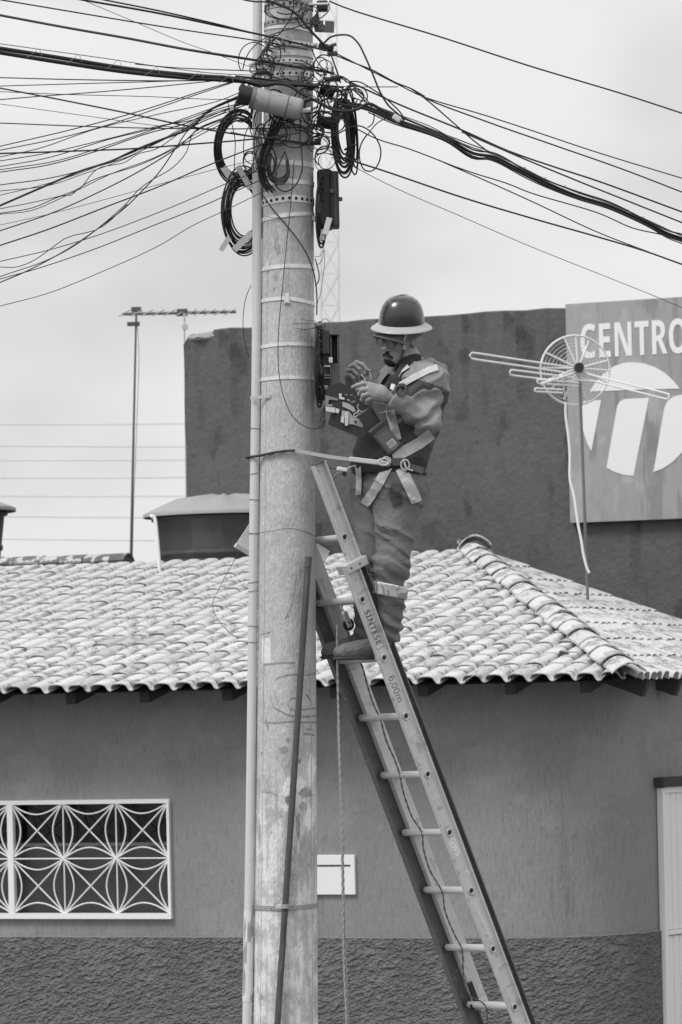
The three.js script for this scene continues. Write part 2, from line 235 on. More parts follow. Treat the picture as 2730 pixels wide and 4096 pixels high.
  for (const v of [0.75, 1.6, 2.6]) { const b = part('rafter', box(0.75, 0.12, 0.08, -0.375, 0, 0), M.wood, roof); b.position.set(-0.08, EAVE - 0.075, -v); b.rotation.z = -Math.atan(TR); }

  // ---- walls: plan path (u, v): straight street front, rounded corner, then the side with the door
  const WV = 0.58, path = [];
  const T1u = -1.35, RAD = 1.09;
  { const cu = T1u, cv = WV + RAD; for (let k = 0; k <= 28; k++) { const a = (k / 28) * 77 * Math.PI / 180; path.push([cu + RAD * Math.sin(a), cv - RAD * Math.cos(a), a]); } }
  const endA = 77 * Math.PI / 180, last = path[path.length - 1], sideDir = [Math.cos(endA), Math.sin(endA)];
  path.push([last[0] + sideDir[0] * 3.5, last[1] + sideDir[1] * 3.5, endA]);
  function sweep(pts, y0, y1, off, thick) {
    const pos = [], nor = [], uv = [], idx = []; let s = 0;
    const ring = (o, sign) => { s = 0; const out = []; pts.forEach(([u, v, a], k) => { if (k) s += Math.hypot(u - pts[k - 1][0], v - pts[k - 1][1]); const nu = Math.sin(a), nv = -Math.cos(a); for (const y of [y0, y1]) { pos.push(u + nu * o, y, -(v + nv * o)); nor.push(nu * sign, 0, -nv * sign); uv.push(s / 2, y / 2); } out.push(pos.length / 3 - 2); }); return out; };
    const f = ring(off, 1), b = ring(off - thick, -1);
    for (let k = 0; k < pts.length - 1; k++) { idx.push(f[k], f[k + 1], f[k + 1] + 1, f[k], f[k + 1] + 1, f[k] + 1); idx.push(b[k], b[k + 1] + 1, b[k + 1], b[k], b[k] + 1, b[k + 1] + 1); idx.push(f[k] + 1, f[k + 1] + 1, b[k + 1] + 1, f[k] + 1, b[k + 1] + 1, b[k] + 1); }
    const g = new THREE.BufferGeometry(); g.setAttribute('position', new THREE.Float32BufferAttribute(pos, 3)); g.setAttribute('normal', new THREE.Float32BufferAttribute(nor, 3)); g.setAttribute('uv', new THREE.Float32BufferAttribute(uv, 2)); g.setIndex(idx); return g;
  }
  const q0 = onV(679, 3195, WV), q1 = onV(679, 3672, WV), qn = onV(471, 3437, WV), dad = onV(1600, 3752, WV).y;
  const cellW = q0.u - qn.u, wy1 = q0.y, wy0 = q1.y, wx1 = q0.u, NC = 5, wx0 = wx1 - NC * cellW;
  const top = 3.10;
  const sh = new THREE.Shape([new THREE.Vector2(-12, 0), new THREE.Vector2(T1u, 0), new THREE.Vector2(T1u, top), new THREE.Vector2(-12, top)]);
  sh.holes.push(new THREE.Path([new THREE.Vector2(wx0, wy0), new THREE.Vector2(wx0, wy1), new THREE.Vector2(wx1, wy1), new THREE.Vector2(wx1, wy0)]));
  const fw = new THREE.ExtrudeGeometry(sh, { depth: 0.16, bevelEnabled: false }).translate(0, 0, -WV - 0.16);
  { const p = fw.attributes.position, uv = fw.attributes.uv; for (let k = 0; k < p.count; k++) uv.setXY(k, (p.getX(k) + p.getZ(k)) / 2, p.getY(k) / 2); }
  part('wall', [fw, sweep(path, 0, top, 0, 0.16)], M.stucco, house);
  part('dado', [sweep([[-12, WV, 0], [T1u, WV, 0]].concat(path.slice(1)), 0, dad, 0.022, 0.03)], M.roughcast, house);
  // uneven trowelled edge on top of the dado
  { const R2 = rng(31); const pts2 = [[-12, WV, 0], [T1u, WV, 0]].concat(path.slice(1)); const edge = []; let s = 0; for (let k = 0; k < pts2.length - 1; k++) { const [u0, v0, a0] = pts2[k], [u1, v1] = pts2[k + 1], L = Math.hypot(u1 - u0, v1 - v0), n = Math.max(1, Math.round(L / 0.12)); for (let i = 0; i < n; i++) { const t = i / n; edge.push(V(u0 + (u1 - u0) * t + Math.sin(a0) * 0.016, dad + 0.006 * (R2() - 0.5), -(v0 + (v1 - v0) * t - Math.cos(a0) * 0.016))); } } part('dado_edge', tube(edge, 0.009, edge.length * 2, 5), M.stucco, house); }
  // inside: dark room behind the window
  part('room', [box(6, 0.05, 2.4, -7, 0.3, -WV - 1.4), box(6, 0.05, 2.4, -7, 3.02, -WV - 1.4), box(6, 2.8, 0.05, -7, 1.65, -WV - 2.6), box(0.05, 2.8, 2.4, -3.9, 1.65, -WV - 1.4), box(0.05, 2.8, 2.4, -10, 1.65, -WV - 1.4)], M.room, house);
  // window
  const win = group('window', house);
  const zf = -WV + 0.012, ft = 0.034;
  part('frame', [box(NC * cellW + 0.02, ft, 0.05, (wx0 + wx1) / 2, wy1 - ft / 2, zf), box(NC * cellW + 0.02, ft + 0.012, 0.06, (wx0 + wx1) / 2, wy0 + ft / 2, zf), box(0.022, wy1 - wy0 - 0.06, 0.05, wx1 - 0.004, (wy0 + wy1) / 2, zf)], M.paintWhite, win);
  for (const k of [3]) part('post', box(0.055, wy1 - wy0 - 0.07, 0.052, wx1 - k * cellW, (wy0 + wy1) / 2, zf + 0.002, 0.006), M.paintWhite, win);
  const ym = (wy0 + wy1) / 2 + 0.003, rb = 0.0066, zb = zf + 0.004; const ys = [wy0 + 0.035, ym, wy1 - 0.025];
  const barm = (pts, name = 'grille_bar') => part(name, tube(pts, rb, pts.length > 2 ? 14 : 1, 6), M.paintWhite, win);
  for (let c = 0; c < NC; c++) {
    const xa = wx1 - (c + 1) * cellW, xb = wx1 - c * cellW;
    if (c && c !== 3) barm([V(xb, wy0 + 0.03, zb - 0.004), V(xb, wy1 - 0.03, zb - 0.004)]);
    barm([V(xa, ym, zb), V(xb, ym, zb)]);
    for (let r = 0; r < 2; r++) {
      const y0 = ys[r], y1 = ys[r + 1], bw = 0.24 * cellW, bh = 0.20 * (y1 - y0);
      barm([V(xa, y0, zb + 0.004), V(xb, y1, zb + 0.004)]); barm([V(xa, y1, zb - 0.002), V(xb, y0, zb - 0.002)]);
      const arc = (p, q, ox, oy) => { const out = []; for (let k = 0; k <= 6; k++) { const t = k / 6, w = Math.sin(Math.PI * t); out.push(V(p[0] + (q[0] - p[0]) * t + ox * w, p[1] + (q[1] - p[1]) * t + oy * w, zb + 0.008)); } barm(out); };
      arc([xa, y0], [xb, y0], 0, bh); arc([xa, y1], [xb, y1], 0, -bh); arc([xa, y0], [xa, y1], bw * 0.8, 0); arc([xb, y0], [xb, y1], -bw * 0.8, 0);
    }
  }
  const sashY = onV(300, 3378, WV + 0.1).y;
  part('lower_panel', box(NC * cellW, sashY - wy0, 0.02, (wx0 + wx1) / 2, (sashY + wy0) / 2, -WV - 0.09), grey(0.05, 0.5), win);
  part('meeting_rail', box(NC * cellW, 0.028, 0.035, (wx0 + wx1) / 2, sashY, -WV - 0.09), grey(0.12, 0.5), win);
  part('pane', box(NC * cellW, wy1 - sashY, 0.005, (wx0 + wx1) / 2, (wy1 + sashY) / 2, -WV - 0.12), M.glassDark, win);
  // letter slot plate
  { const a = onV(1240, 3420, WV), b = onV(1427, 3578, WV); const lb = group('letter_box', house); part('plate', box(b.u - a.u, a.y - b.y, 0.03, (a.u + b.u) / 2, (a.y + b.y) / 2, -WV + 0.012, 0.004), M.paintWhite, lb);
    const s0 = onV(1262, 3462, WV), s1 = onV(1407, 3459, WV); part('slot', box(s1.u - s0.u, 0.012, 0.004, (s0.u + s1.u) / 2, s0.y, -WV + 0.0285), M.blackPlastic, lb); }
  // door on the side wall
  { const door = group('door', house); const px0 = 0.10; // metres along the side wall after the curve
    const org = V(last[0] + sideDir[0] * px0, 0, -(last[1] + sideDir[1] * px0)); door.position.copy(org); door.rotation.y = endA;
    const Hd = 2.13; part('lintel', box(1.30, 0.075, 0.09, 0.62, Hd + 0.065, 0.05), M.wood, door);
    part('frame', [box(0.045, Hd + 0.02, 0.06, 0.03, Hd / 2 + 0.01, 0.035, 0.006), box(1.0, 0.05, 0.06, 0.55, Hd, 0.036, 0.006), box(0.95, 0.035, 0.055, 0.53, dad - 0.02, 0.042, 0.006)], M.paintWhite, door);
    for (let k = 0; k < 10; k++) { part('slat', box(0.088, Hd - dad - 0.02, 0.03, 0.105 + k * 0.096, (Hd + dad) / 2 - 0.01, 0.036, 0.012), M.paintWhite, door); part('slat', box(0.088, dad - 0.05, 0.03, 0.105 + k * 0.096, dad / 2 - 0.02, 0.036, 0.012), M.paintWhite, door); }
    part('panel', box(1.0, Hd, 0.02, 0.55, Hd / 2, 0.014), grey(0.6, 0.6), door); }
}

// ---------------------------------------------------------------- tall rendered building behind, with the painted sign
const WALLV = 7.3;
{
  const a = onV(727, 1330, WALLV), c = onV(742, 1980, WALLV), b = onV(2260, 1233, WALLV);
  const b0 = thing('tall_building', 'tall dark rendered building with blank wall behind the tiled roof', 'building', H(0, 0, 0)); b0.rotation.y = houseTurn;
  const Y1 = (a.y + b.y) / 2, uL = a.u + 0.03; const R = rng(17);
  const pts = [[c.u + 0.05, 0], [6, 0], [6, Y1]]; for (let k = 0; k < 60; k++) { const u = 6 - (6 - uL - 0.5) * (k + 1) / 60; pts.push([u, Y1 + (R() - 0.5) * 0.018]); }
  pts.push([uL + 0.33, Y1 - 0.005], [uL + 0.30, Y1 - 0.05], [uL + 0.18, Y1 - 0.06], [uL + 0.06, Y1 - 0.045], [uL, Y1 - 0.13]);
  for (let k = 1; k < 24; k++) pts.push([uL + (c.u + 0.05 - uL) * k / 24 + (R() - 0.5) * 0.014, Y1 - 0.13 - (Y1 - 0.13) * k / 24]);
  const sh = new THREE.Shape(pts.map((p) => new THREE.Vector2(p[0], p[1])));
  const g = new THREE.ExtrudeGeometry(sh, { depth: 5, bevelEnabled: true, bevelSize: 0.012, bevelThickness: 0.012, bevelSegments: 1 }).translate(0, 0, -WALLV - 5);
  { const p = g.attributes.position, uv = g.attributes.uv; for (let k = 0; k < p.count; k++) uv.setXY(k, (p.getX(k) + p.getZ(k) * 0.7) / 3, (p.getY(k) + p.getZ(k) * 0.3) / 3); }
  part('wall', g, M.render, b0);
  const chip = new THREE.IcosahedronGeometry(0.14, 2); { const p = chip.attributes.position; for (let k = 0; k < p.count; k++) { const s = 0.7 + 0.6 * noise3(p.getX(k) * 14, p.getY(k) * 14, p.getZ(k) * 14); p.setXYZ(k, p.getX(k) * s * 1.3, p.getY(k) * s * 0.42, p.getZ(k) * s); } chip.computeVertexNormals(); }
  const ch = part('broken_edge', chip, grey(0.42, 0.95), b0); ch.position.set(uL + 0.18, Y1 - 0.05, -WALLV - 0.08);
  // sign
  const s0 = onV(2262, 1216, WALLV - 0.1), s1 = onV(2290, 2092, WALLV - 0.1);
  const sT = tex(512, 512, (u, v) => 0.32 + 0.10 * (pf(u, v, 3, 3, 5, 301) - 0.5) - 0.08 * smooth(0.6, 0.75, pf(u, v, 24, 3, 4, 307)) + 0.05 * (pf(u, v, 60, 20, 3, 303) - 0.5) + 0.10 * smooth(0.62, 0.75, pf(u, v, 8, 6, 4, 305)) * 0.6);
  M.signGrey = textured(sT, null, 0, 0.7);
  const sign = thing('wall_sign', 'large pale grey wall sign lettered CENTRO above a round white emblem', 'sign', H(0, 0, 0)); sign.rotation.y = houseTurn;
  const SZ = -(WALLV - 0.1);
  const pg = box(5.2, s0.y - s1.y, 0.09, s0.u + 2.6, (s0.y + s1.y) / 2, SZ - 0.045, 0.004); { const p = pg.attributes.position, uv = pg.attributes.uv; for (let k = 0; k < p.count; k++) uv.setXY(k, p.getX(k) / 2, p.getY(k) / 2); }
  part('board', pg, M.signGrey, sign);
  const L0 = onV(2325, 1436, WALLV - 0.1), L1 = onV(2325, 1297, WALLV - 0.1), L2 = onV(2672, 1416, WALLV - 0.1);
  const tg = new TextGeometry('CENTRO', { font: fontBold, size: 1, depth: 0.02, curveSegments: 5 }); tg.computeBoundingBox();
  const tR = new TextGeometry('CENTR', { font: fontBold, size: 1, depth: 0.02 }); tR.computeBoundingBox();
  const sx = (L2.u - L0.u) / (tR.boundingBox.max.x - tR.boundingBox.min.x), sy = (L1.y - L0.y) / (tg.boundingBox.max.y - tg.boundingBox.min.y);
  tg.translate(-tg.boundingBox.min.x, -tg.boundingBox.min.y, 0); tg.scale(sx, sy, 0.2);
  const tm = part('lettering', tg, M.white, sign); tm.position.set(L0.u, L0.y, SZ + 0.001);
  const zz = (x, y) => { const q = onV(1800 + x * 0.5931, 1150 + y * 0.5931, WALLV - 0.1); return new THREE.Vector2(q.u, q.y); };
  const shapes = [
    [[945, 702], [985, 640], [1040, 580], [1110, 530], [1180, 508], [1240, 505], [1310, 512], [1380, 535], [1450, 575], [1505, 625], [1552, 682], [1250, 690]],
    [[905, 765], [1022, 760], [955, 1105], [925, 1045], [900, 960], [888, 870], [892, 800]],
    [[1130, 800], [1148, 768], [1180, 752], [1345, 745], [1240, 1270], [1180, 1265], [1110, 1243], [1058, 1215]],
    [[1448, 810], [1470, 765], [1510, 735], [1560, 724], [1640, 722], [1660, 800], [1655, 900], [1630, 1000], [1580, 1100], [1500, 1180], [1430, 1225], [1375, 1245]]];
  for (const s of shapes) { const g2 = new THREE.ExtrudeGeometry(new THREE.Shape(s.map(([x, y]) => zz(x, y))), { depth: 0.004, bevelEnabled: false }); const m = part('emblem_piece', g2, M.white, sign); m.position.z = SZ + 0.001; }
}

// ---------------------------------------------------------------- water tanks on the roofs behind
function tank(name, label, px, py, v, lidPx) {
  const c = onV(px, py, v), s = FPX / c.d, r = lidPx / s, yb = c.y - 1.05;
  const t = thing(name, label, 'water tank', H(c.u, yb, v), 'roof water tanks'); t.rotation.y = houseTurn;
  const body = new THREE.LatheGeometry([[0.001, 0], [0.74, 0], [0.765, 0.25], [0.79, 0.27], [0.79, 0.30], [0.775, 0.32], [0.81, 0.62], [0.835, 0.64], [0.835, 0.67], [0.82, 0.69], [0.86, 0.98], [0.90, 0.985], [0.90, 1.02], [0.86, 1.02]].map(([x, y]) => new THREE.Vector2(x * r, y)), 48);
  part('body', body, textured(tex(256, 256, (u, v) => 0.05 + 0.02 * (pf(u, v, 8, 8, 4, 601) - 0.5) + 0.02 * smooth(0.6, 0.7, pf(u, v, 20, 6, 3, 603))), null, 0, 0.6), t);
  const lid = new THREE.LatheGeometry([[r, 0], [r * 1.0, 0.035], [r * 0.96, 0.05], [r * 0.92, 0.065], [r * 0.6, 0.155], [r * 0.25, 0.20], [0.001, 0.205]].map(([x, y]) => new THREE.Vector2(x, y)), 64);
  { const p = lid.attributes.position; for (let k = 0; k < p.count; k++) { const x = p.getX(k), z = p.getZ(k), q = Math.hypot(x, z) / r, a = Math.atan2(z, x); if (q > 0.1 && q < 0.9) p.setY(k, p.getY(k) + 0.028 * Math.max(0, Math.cos(a * 10)) * Math.sin(q * Math.PI)); } lid.computeVertexNormals(); }
  const l = part('lid', lid, grey(0.30, 0.6), t); l.position.y = 1.02;
  part('label_panel', new THREE.CylinderGeometry(r * 0.845, r * 0.815, 0.24, 24, 1, true, -0.35, 0.75).translate(0, 0.48, 0), grey(0.075, 0.5), t);
  part('support', box(1.9, 0.25, 1.2, 0, -0.125, 0), grey(0.3, 0.9), t);
  for (const sx of [-0.5, 0.5]) part('support_leg', box(0.3, yb - 0.25, 0.3, sx, -0.25 - (yb - 0.25) / 2, 0), grey(0.3, 0.9), t);
  return t;
}
tank('water_tank', 'dark round water tank with pale ribbed lid behind the roof beside the pole', 905, 2055, 6.55, 332);
tank('water_tank', 'dark water tank cut off by the left edge above the mossy ridge', -268, 2040, 6.9, 332);
{ const p = [[603, 2068], [612, 2062], [620, 2075], [628, 2140], [634, 2210], [640, 2290]].map(([x, y]) => at(x, y, 36.1)); single('overflow_pipe', 'thin white pipe running down beside the water tank', 'pipe', tube(p, 0.017, 30, 8), M.white); }

// ---------------------------------------------------------------- aerials
{
  const d = 40, base = at(520, 2290, d), t = thing('television_aerial', 'tall thin mast with a flat yagi aerial against the left sky', 'antenna', base);
  const P = (x, y, dd = 0) => at(x, y, d + dd).sub(base);
  part('mast', rod(P(520, 2420), P(546, 1240), 0.015, 0.011), grey(0.16, 0.6), t);
  part('boom', rod(P(493, 1256, -0.4), P(943, 1247, 0.4), 0.017), grey(0.2, 0.6), t);
  const xs = [500, 548, 590, 635, 680, 728, 765, 800, 840, 880, 920];
  xs.forEach((x, k) => part('element', rod(P(x - 22, 1253 + 11 - (x - 500) * 0.01, -0.34 + 0.05 * k - 0.33), P(x + 22, 1253 - 13 - (x - 500) * 0.01, 0.33 + 0.05 * k - 0.33), 0.006), grey(0.3, 0.5), t));
  part('clamp', box(0.10, 0.05, 0.05).translate(...P(546, 1238).toArray()), M.steelDark, t); part('clamp', box(0.13, 0.04, 0.05).translate(...P(535, 1296).toArray()), M.steelDark, t);
  part('feed_box', box(0.11, 0.07, 0.07).translate(...P(730, 1250).toArray()), M.steelDark, t);
  part('feed_cable', tube([P(548, 1262), P(556, 1400), P(548, 1700), P(536, 2000), P(530, 2260)], 0.004, 40, 5), grey(0.4, 0.6), t);
  const base2 = at(722, 1980, d - 0.6), t2 = thing('aerial_mast', 'short pale mast just left of the tall wall corner', 'antenna', base2);
  part('mast', rod(at(752, 2400, d - 0.6).sub(base2), at(738, 1252, d - 0.6).sub(base2), 0.010), grey(0.5, 0.5), t2);
  part('bracket', box(0.06, 0.05, 0.03).translate(...at(741, 1308, d - 0.6).sub(base2).toArray()), grey(0.5, 0.5), t2);
}
{
  const d = 34.0, base = at(2350, 2320, d), t = thing('grid_aerial', 'roof aerial with round spoked reflector and white hairpin elements before the sign', 'antenna', base);
  const P = (x, y, dd = 0) => at(x, y, d + dd).sub(base); const z7 = (x, y, dd = 0) => P(1800 + x * 0.5931, 1150 + y * 0.5931, dd); const W = grey(0.72, 0.45);
  part('mast', rod(P(2352, 2400), P(2318, 1470), 0.014, 0.013), grey(0.16, 0.6), t);
  const c = [845, 558]; const ring = []; for (let k = 0; k < 40; k++) { const a = k / 40 * 2 * Math.PI; ring.push(z7(c[0] + 233 * Math.cos(a), c[1] + 234 * Math.sin(a), 0.10 * Math.cos(a))); }
  part('reflector_ring', tube(ring, 0.010, 120, 6, true), W, t);
  for (let q = 1; q < 9; q++) part('mesh_wire', tube(ring.map((p) => p.clone().lerp(z7(c[0], c[1], 0), q / 9.5)), 0.0022, 80, 4, true), W, t);
  for (const [x, y] of [[770, 335], [940, 360], [1060, 495], [1060, 640], [925, 780], [770, 755], [640, 630], [640, 435], [850, 325], [625, 540], [1075, 560]]) part('spoke', rod(z7(865, 545, -0.02), z7(x, y, 0.10 * (x - c[0]) / 233), 0.009), W, t);
  part('hub', new THREE.CylinderGeometry(0.042, 0.046, 0.09, 12).rotateX(Math.PI / 2).translate(...z7(872, 540, -0.06).toArray()), M.blackPlastic, t);
  const hair = (a, b, w, da, db) => { const A = z7(a[0], a[1], da), B = z7(b[0], b[1], db), dv = B.clone().sub(A).normalize(), nn = V(-dv.y, dv.x, 0).multiplyScalar(w / 2); const p = [B.clone().add(nn), A.clone().add(nn).addScaledVector(dv, 0.02)]; const out = [p[0], B.clone().lerp(A, 0.5).add(nn), p[1]]; for (let k = 1; k < 6; k++) { const an = Math.PI / 2 + k / 6 * Math.PI; out.push(A.clone().addScaledVector(dv, 0.02 + Math.cos(an) * w / 2).addScaledVector(nn.clone().normalize(), Math.sin(an) * w / 2)); } out.push(A.clone().sub(nn).addScaledVector(dv, 0.02), B.clone().lerp(A, 0.5).sub(nn), B.clone().sub(nn)); part('hairpin_element', tube(out, 0.0085, 60, 6), W, t); };
  hair([140, 458], [860, 565], 0.055, -0.35, 0); hair([408, 572], [880, 632], 0.05, -0.28, 0); hair([588, 632], [880, 655], 0.035, -0.2, 0); hair([1478, 738], [880, 590], 0.05, -0.3, 0); hair([570, 690], [760, 700], 0.03, -0.2, -0.1);
  part('boom', rod(z7(620, 650, -0.45), z7(890, 560, 0.02), 0.012), W, t);
  for (const [a, b] of [[[650, 705], [850, 560]], [[755, 590], [780, 745]], [[830, 620], [1010, 640]]]) part('stay', rod(z7(a[0], a[1], -0.15), z7(b[0], b[1], 0), 0.007), W, t);
  const co = [[780, 770], [783, 870], [800, 1000], [810, 1120], [812, 1300], [835, 1390], [852, 1500], [870, 1620], [890, 1720], [900, 1790], [925, 1890], [940, 1925]].map(([x, y]) => at(1800 + x * 0.5931, 1150 + y * 0.5931, d - 0.06));
  single('coaxial_cable', 'white cable hanging beside the mast of the spoked aerial', 'cable', tube(co, 0.012, 70, 7), M.white);
}

// ---------------------------------------------------------------- far off: lattice tower and power lines
{
  const d = 240, base = at(1330, 2800, d); base.y = -0.13; const t = thing('lattice_tower', 'faint pale lattice mast far behind the pole', 'tower', base); const W = grey(0.5, 0.7);  // pale grey stands in for the haze over this distance
  const Y1 = at(1320, -300, d).y, x1 = at(1318, 0, d).x - base.x; const wv = (y) => 1.25 - 0.25 * y / Y1; const n = 26;
  for (const [a, b] of [[-1, -1], [1, -1], [1, 1], [-1, 1]]) part('leg', rod(V(a * wv(0) * 0.5, 0, b * wv(0) * 0.5), V(x1 + a * wv(Y1) * 0.5, Y1, b * wv(Y1) * 0.5), 0.03, 0.026, 6), W, t);
  for (let k = 0; k < n; k++) { const y0 = Y1 * k / n, y1 = Y1 * (k + 1) / n, o0 = x1 * k / n, o1 = x1 * (k + 1) / n, w0 = wv(y0) * 0.5, w1 = wv(y1) * 0.5; for (const g of [rod(V(o0 - w0, y0, w0), V(o1 + w1, y1, w1), 0.016, 0.016, 5), rod(V(o0 + w0, y0, w0), V(o1 - w1, y1, w1), 0.016, 0.016, 5), rod(V(o1 - w1, y1, w1), V(o1 + w1, y1, w1), 0.018, 0.018, 5), rod(V(o0 - w0, y0, -w0), V(o1 + w1, y1, -w1), 0.016, 0.016, 5)]) part('brace', g, W, t); }
  [[1693, 1692], [1778, 1784], [1836, 1837], [1906, 1907], [1979, 1982], [2060, 2068], [2150, 2160]].forEach(([y0, y1], k) => { const pts = []; for (let i = 0; i <= 6; i++) { const s = i / 6; pts.push(at(-700 + s * 1700, y0 + (y1 - y0) * (s * 1700 - 700) / 740 + 6 * Math.sin(Math.PI * s), 120)); } single('power_line', 'pale power line far off in the left sky, ' + ordinal[k] + ' from the top', 'power line', tube(pts, 0.016, 12, 5), grey(0.62, 0.6), 'far power lines in the left sky'); });
}
// ---------------------------------------------------------------- the utility pole
const PD0 = 18.6, PS = FPX / PD0;                       // distance of the pole and photo pixels per metre there
const poleC = (y) => 1156 - 0.003 * y, poleR = (y) => (95.5 + 0.0082 * y) / PS;
function onPole(y, ang, extra = 0) { const r = poleR(y) + extra, c = at(poleC(y), y, PD0); return c.add(V(Math.sin(ang) * r, 0, Math.cos(ang) * r)); }   // ang 0 faces the camera, + to the right
const yGround = HY + EYE * PS;
const pole = thing('utility_pole', 'tall stained concrete utility pole wrapped in steel bands', 'utility pole', at(poleC(yGround), yGround, PD0));
{
  // weathered concrete, drawn on a map that is unrolled round the shaft: u = angle, v = photo height
  const W = 1024, Hh = 2048, Y0 = -1500, Y1 = yGround, d = new Uint8Array(W * Hh * 4), bd = new Uint8Array(W * Hh * 4);
  const px = (X, Y) => { // photo pixel -> map position on the side that faces the camera
    const s = clamp((X - poleC(Y)) / (95.5 + 0.0082 * Y), -0.999, 0.999); return [((Math.asin(s) / (2 * Math.PI)) + 0.5) * W, (Y - Y0) / (Y1 - Y0) * Hh]; };
  const cv = document.createElement('canvas'); cv.width = W; cv.height = Hh; const c = cv.getContext('2d'); c.fillStyle = '#808080'; c.fillRect(0, 0, W, Hh);
  const line = (pts, w, col) => { c.strokeStyle = col; c.lineWidth = w; c.lineCap = 'round'; c.beginPath(); pts.forEach(([x, y], k) => { const q = px(x, y); k ? c.lineTo(q[0], q[1]) : c.moveTo(q[0], q[1]); }); c.stroke(); };
  const g4 = (x, y) => [950 + x * 0.4464, 2150 + y * 0.4464];
  const gl = (pts, w, col = '#303030') => line(pts.map(([x, y]) => g4(x, y)), w, col);
  gl([[520, 1130], [420, 1125], [300, 1135], [245, 1140], [238, 1300], [245, 1500], [240, 1650], [330, 1660], [510, 1650], [600, 1660], [710, 1665]], 2.2);
  gl([[540, 1230], [440, 1240], [370, 1260], [345, 1280]], 2); gl([[610, 1240], [715, 1220]], 1.8); gl([[300, 1350], [305, 1450], [330, 1520], [400, 1560], [450, 1590], [520, 1605], [600, 1610], [715, 1600]], 2.2); gl([[345, 1380], [355, 1450], [370, 1510]], 2);
  gl([[525, 1440], [480, 1450], [460, 1500], [480, 1540], [520, 1550], [600, 1545], [700, 1535]], 2.2); gl([[620, 1415], [650, 1450], [670, 1500]], 4); gl([[590, 1670], [590, 1760], [690, 1775]], 2.4); gl([[600, 1780], [600, 1880]], 1.6); gl([[670, 1680], [670, 1860]], 2); gl([[620, 1720], [680, 1730]], 2); gl([[660, 1320], [640, 1400]], 1.5); gl([[440, 1180], [520, 1160]], 1.5, '#505050');
  gl([[260, 1640], [280, 1690]], 9, '#404040'); gl([[215, 2270], [300, 2275], [370, 2310]], 2, '#404040');
  c.fillStyle = '#c8c8c8'; { const q = px(...g4(225, 900)), r = px(...g4(300, 1120)); c.fillRect(q[0], q[1], r[0] - q[0], r[1] - q[1]); }
  const blob = (X, Y, rx, ry, col, seed) => { const R = rng(seed); c.fillStyle = col; c.beginPath(); for (let k = 0; k < 26; k++) { const a = k / 26 * 2 * Math.PI, s = 0.7 + 0.5 * R(); const q = px(X + Math.cos(a) * rx * s, Y + Math.sin(a) * ry * s); k ? c.lineTo(q[0], q[1]) : c.moveTo(q[0], q[1]); } c.fill(); };
  blob(1160, 3150, 30, 45, '#f0f0f0', 1); blob(1205, 3135, 18, 34, '#f0f0f0', 2); blob(1145, 3228, 12, 15, '#eeeeee', 3); blob(1248, 3080, 16, 60, '#d8d8d8', 4); blob(1240, 3270, 18, 50, '#d0d0d0', 5);
  blob(1158, 3195, 20, 16, '#303030', 6); blob(1225, 3170, 30, 22, '#404040', 7); blob(1195, 3300, 9, 60, '#303030', 8); blob(1215, 3225, 20, 18, '#4a4a4a', 9); blob(1108, 975, 10, 45, '#5a5a5a', 10); blob(1115, 1010, 9, 25, '#505050', 11); blob(1108, 1120, 10, 20, '#585858', 12); blob(1100, 1165, 8, 9, '#444444', 13); blob(1105, 925, 6, 40, '#666666', 14); blob(1110, 3620, 14, 12, '#282828', 15); blob(1040, 3340, 8, 60, '#5a5a5a', 16); blob(1140, 3000, 22, 16, '#505050', 17); blob(1155, 2960, 8, 12, '#404040', 18); blob(1050, 3010, 5, 8, '#3a3a3a', 19); blob(1200, 3045, 6, 10, '#333333', 20);
  const im = c.getImageData(0, 0, W, Hh).data;
  for (let j = 0; j < Hh; j++) { const Y = Y0 + (j + 0.5) / Hh * (Y1 - Y0), low = smooth(2900, 3300, Y);
    for (let i = 0; i < W; i++) { const u = (i + 0.5) / W, v = (j + 0.5) / Hh, o = (j * W + i) * 4;
      const fine = pf(u, v, 128, 512, 3, 401), mid = pf(u, v, 14, 110, 4, 405), big = pf(u, v, 5, 26, 4, 409), drip = pf(u, v, 60, 40, 4, 413), spk = pf(u, v, 256, 1024, 2, 417);
      let k = 0.49 + 0.20 * (big - 0.5) + 0.20 * (mid - 0.5) + 0.24 * (fine - 0.5) + 0.14 * smooth(0.70, 0.85, spk);
      k -= 0.20 * smooth(0.60, 0.74, mid) * smooth(0.5, 0.7, fine);
      k += low * (0.22 * smooth(0.44, 0.62, 0.5 * mid + 0.5 * drip) - 0.24 * smooth(0.6, 0.72, drip) * smooth(0.5, 0.7, fine));
      const m = im[o]; if (m < 126) k = k * (1 - (126 - m) / 126 * (0.55 + 0.6 * fine)) ; else if (m > 130) k += (m - 130) / 125 * 0.42 * (0.75 + 0.5 * fine);
      const b = toS(clamp(k, 0.02, 0.85)); d[o] = d[o + 1] = d[o + 2] = b; d[o + 3] = 255; const hb = Math.round(255 * clamp(0.45 * fine + 0.25 * spk + 0.4 * mid * (0.4 + low))); bd[o] = bd[o + 1] = bd[o + 2] = hb; bd[o + 3] = 255; } }
  const mk = (a, col) => { const t = new THREE.DataTexture(a, W, Hh, THREE.RGBAFormat); t.wrapS = THREE.RepeatWrapping; t.magFilter = THREE.LinearFilter; t.minFilter = THREE.LinearMipmapLinearFilter; t.generateMipmaps = true; if (col) t.colorSpace = THREE.SRGBColorSpace; t.needsUpdate = true; return t; };
  const mat = textured(mk(d, true), mk(bd, false), 0.006, 0.95);
  const pos = [], uv = [], idx = [], SEG = 64, ROW = 40;
  for (let j = 0; j <= ROW; j++) { const Y = Y0 + (Y1 - Y0) * j / ROW; for (let i = 0; i <= SEG; i++) { const a = (i / SEG - 0.5) * 2 * Math.PI; const p = onPole(Y, a).sub(pole.position); pos.push(p.x, p.y, p.z); uv.push(i / SEG, j / ROW); } }
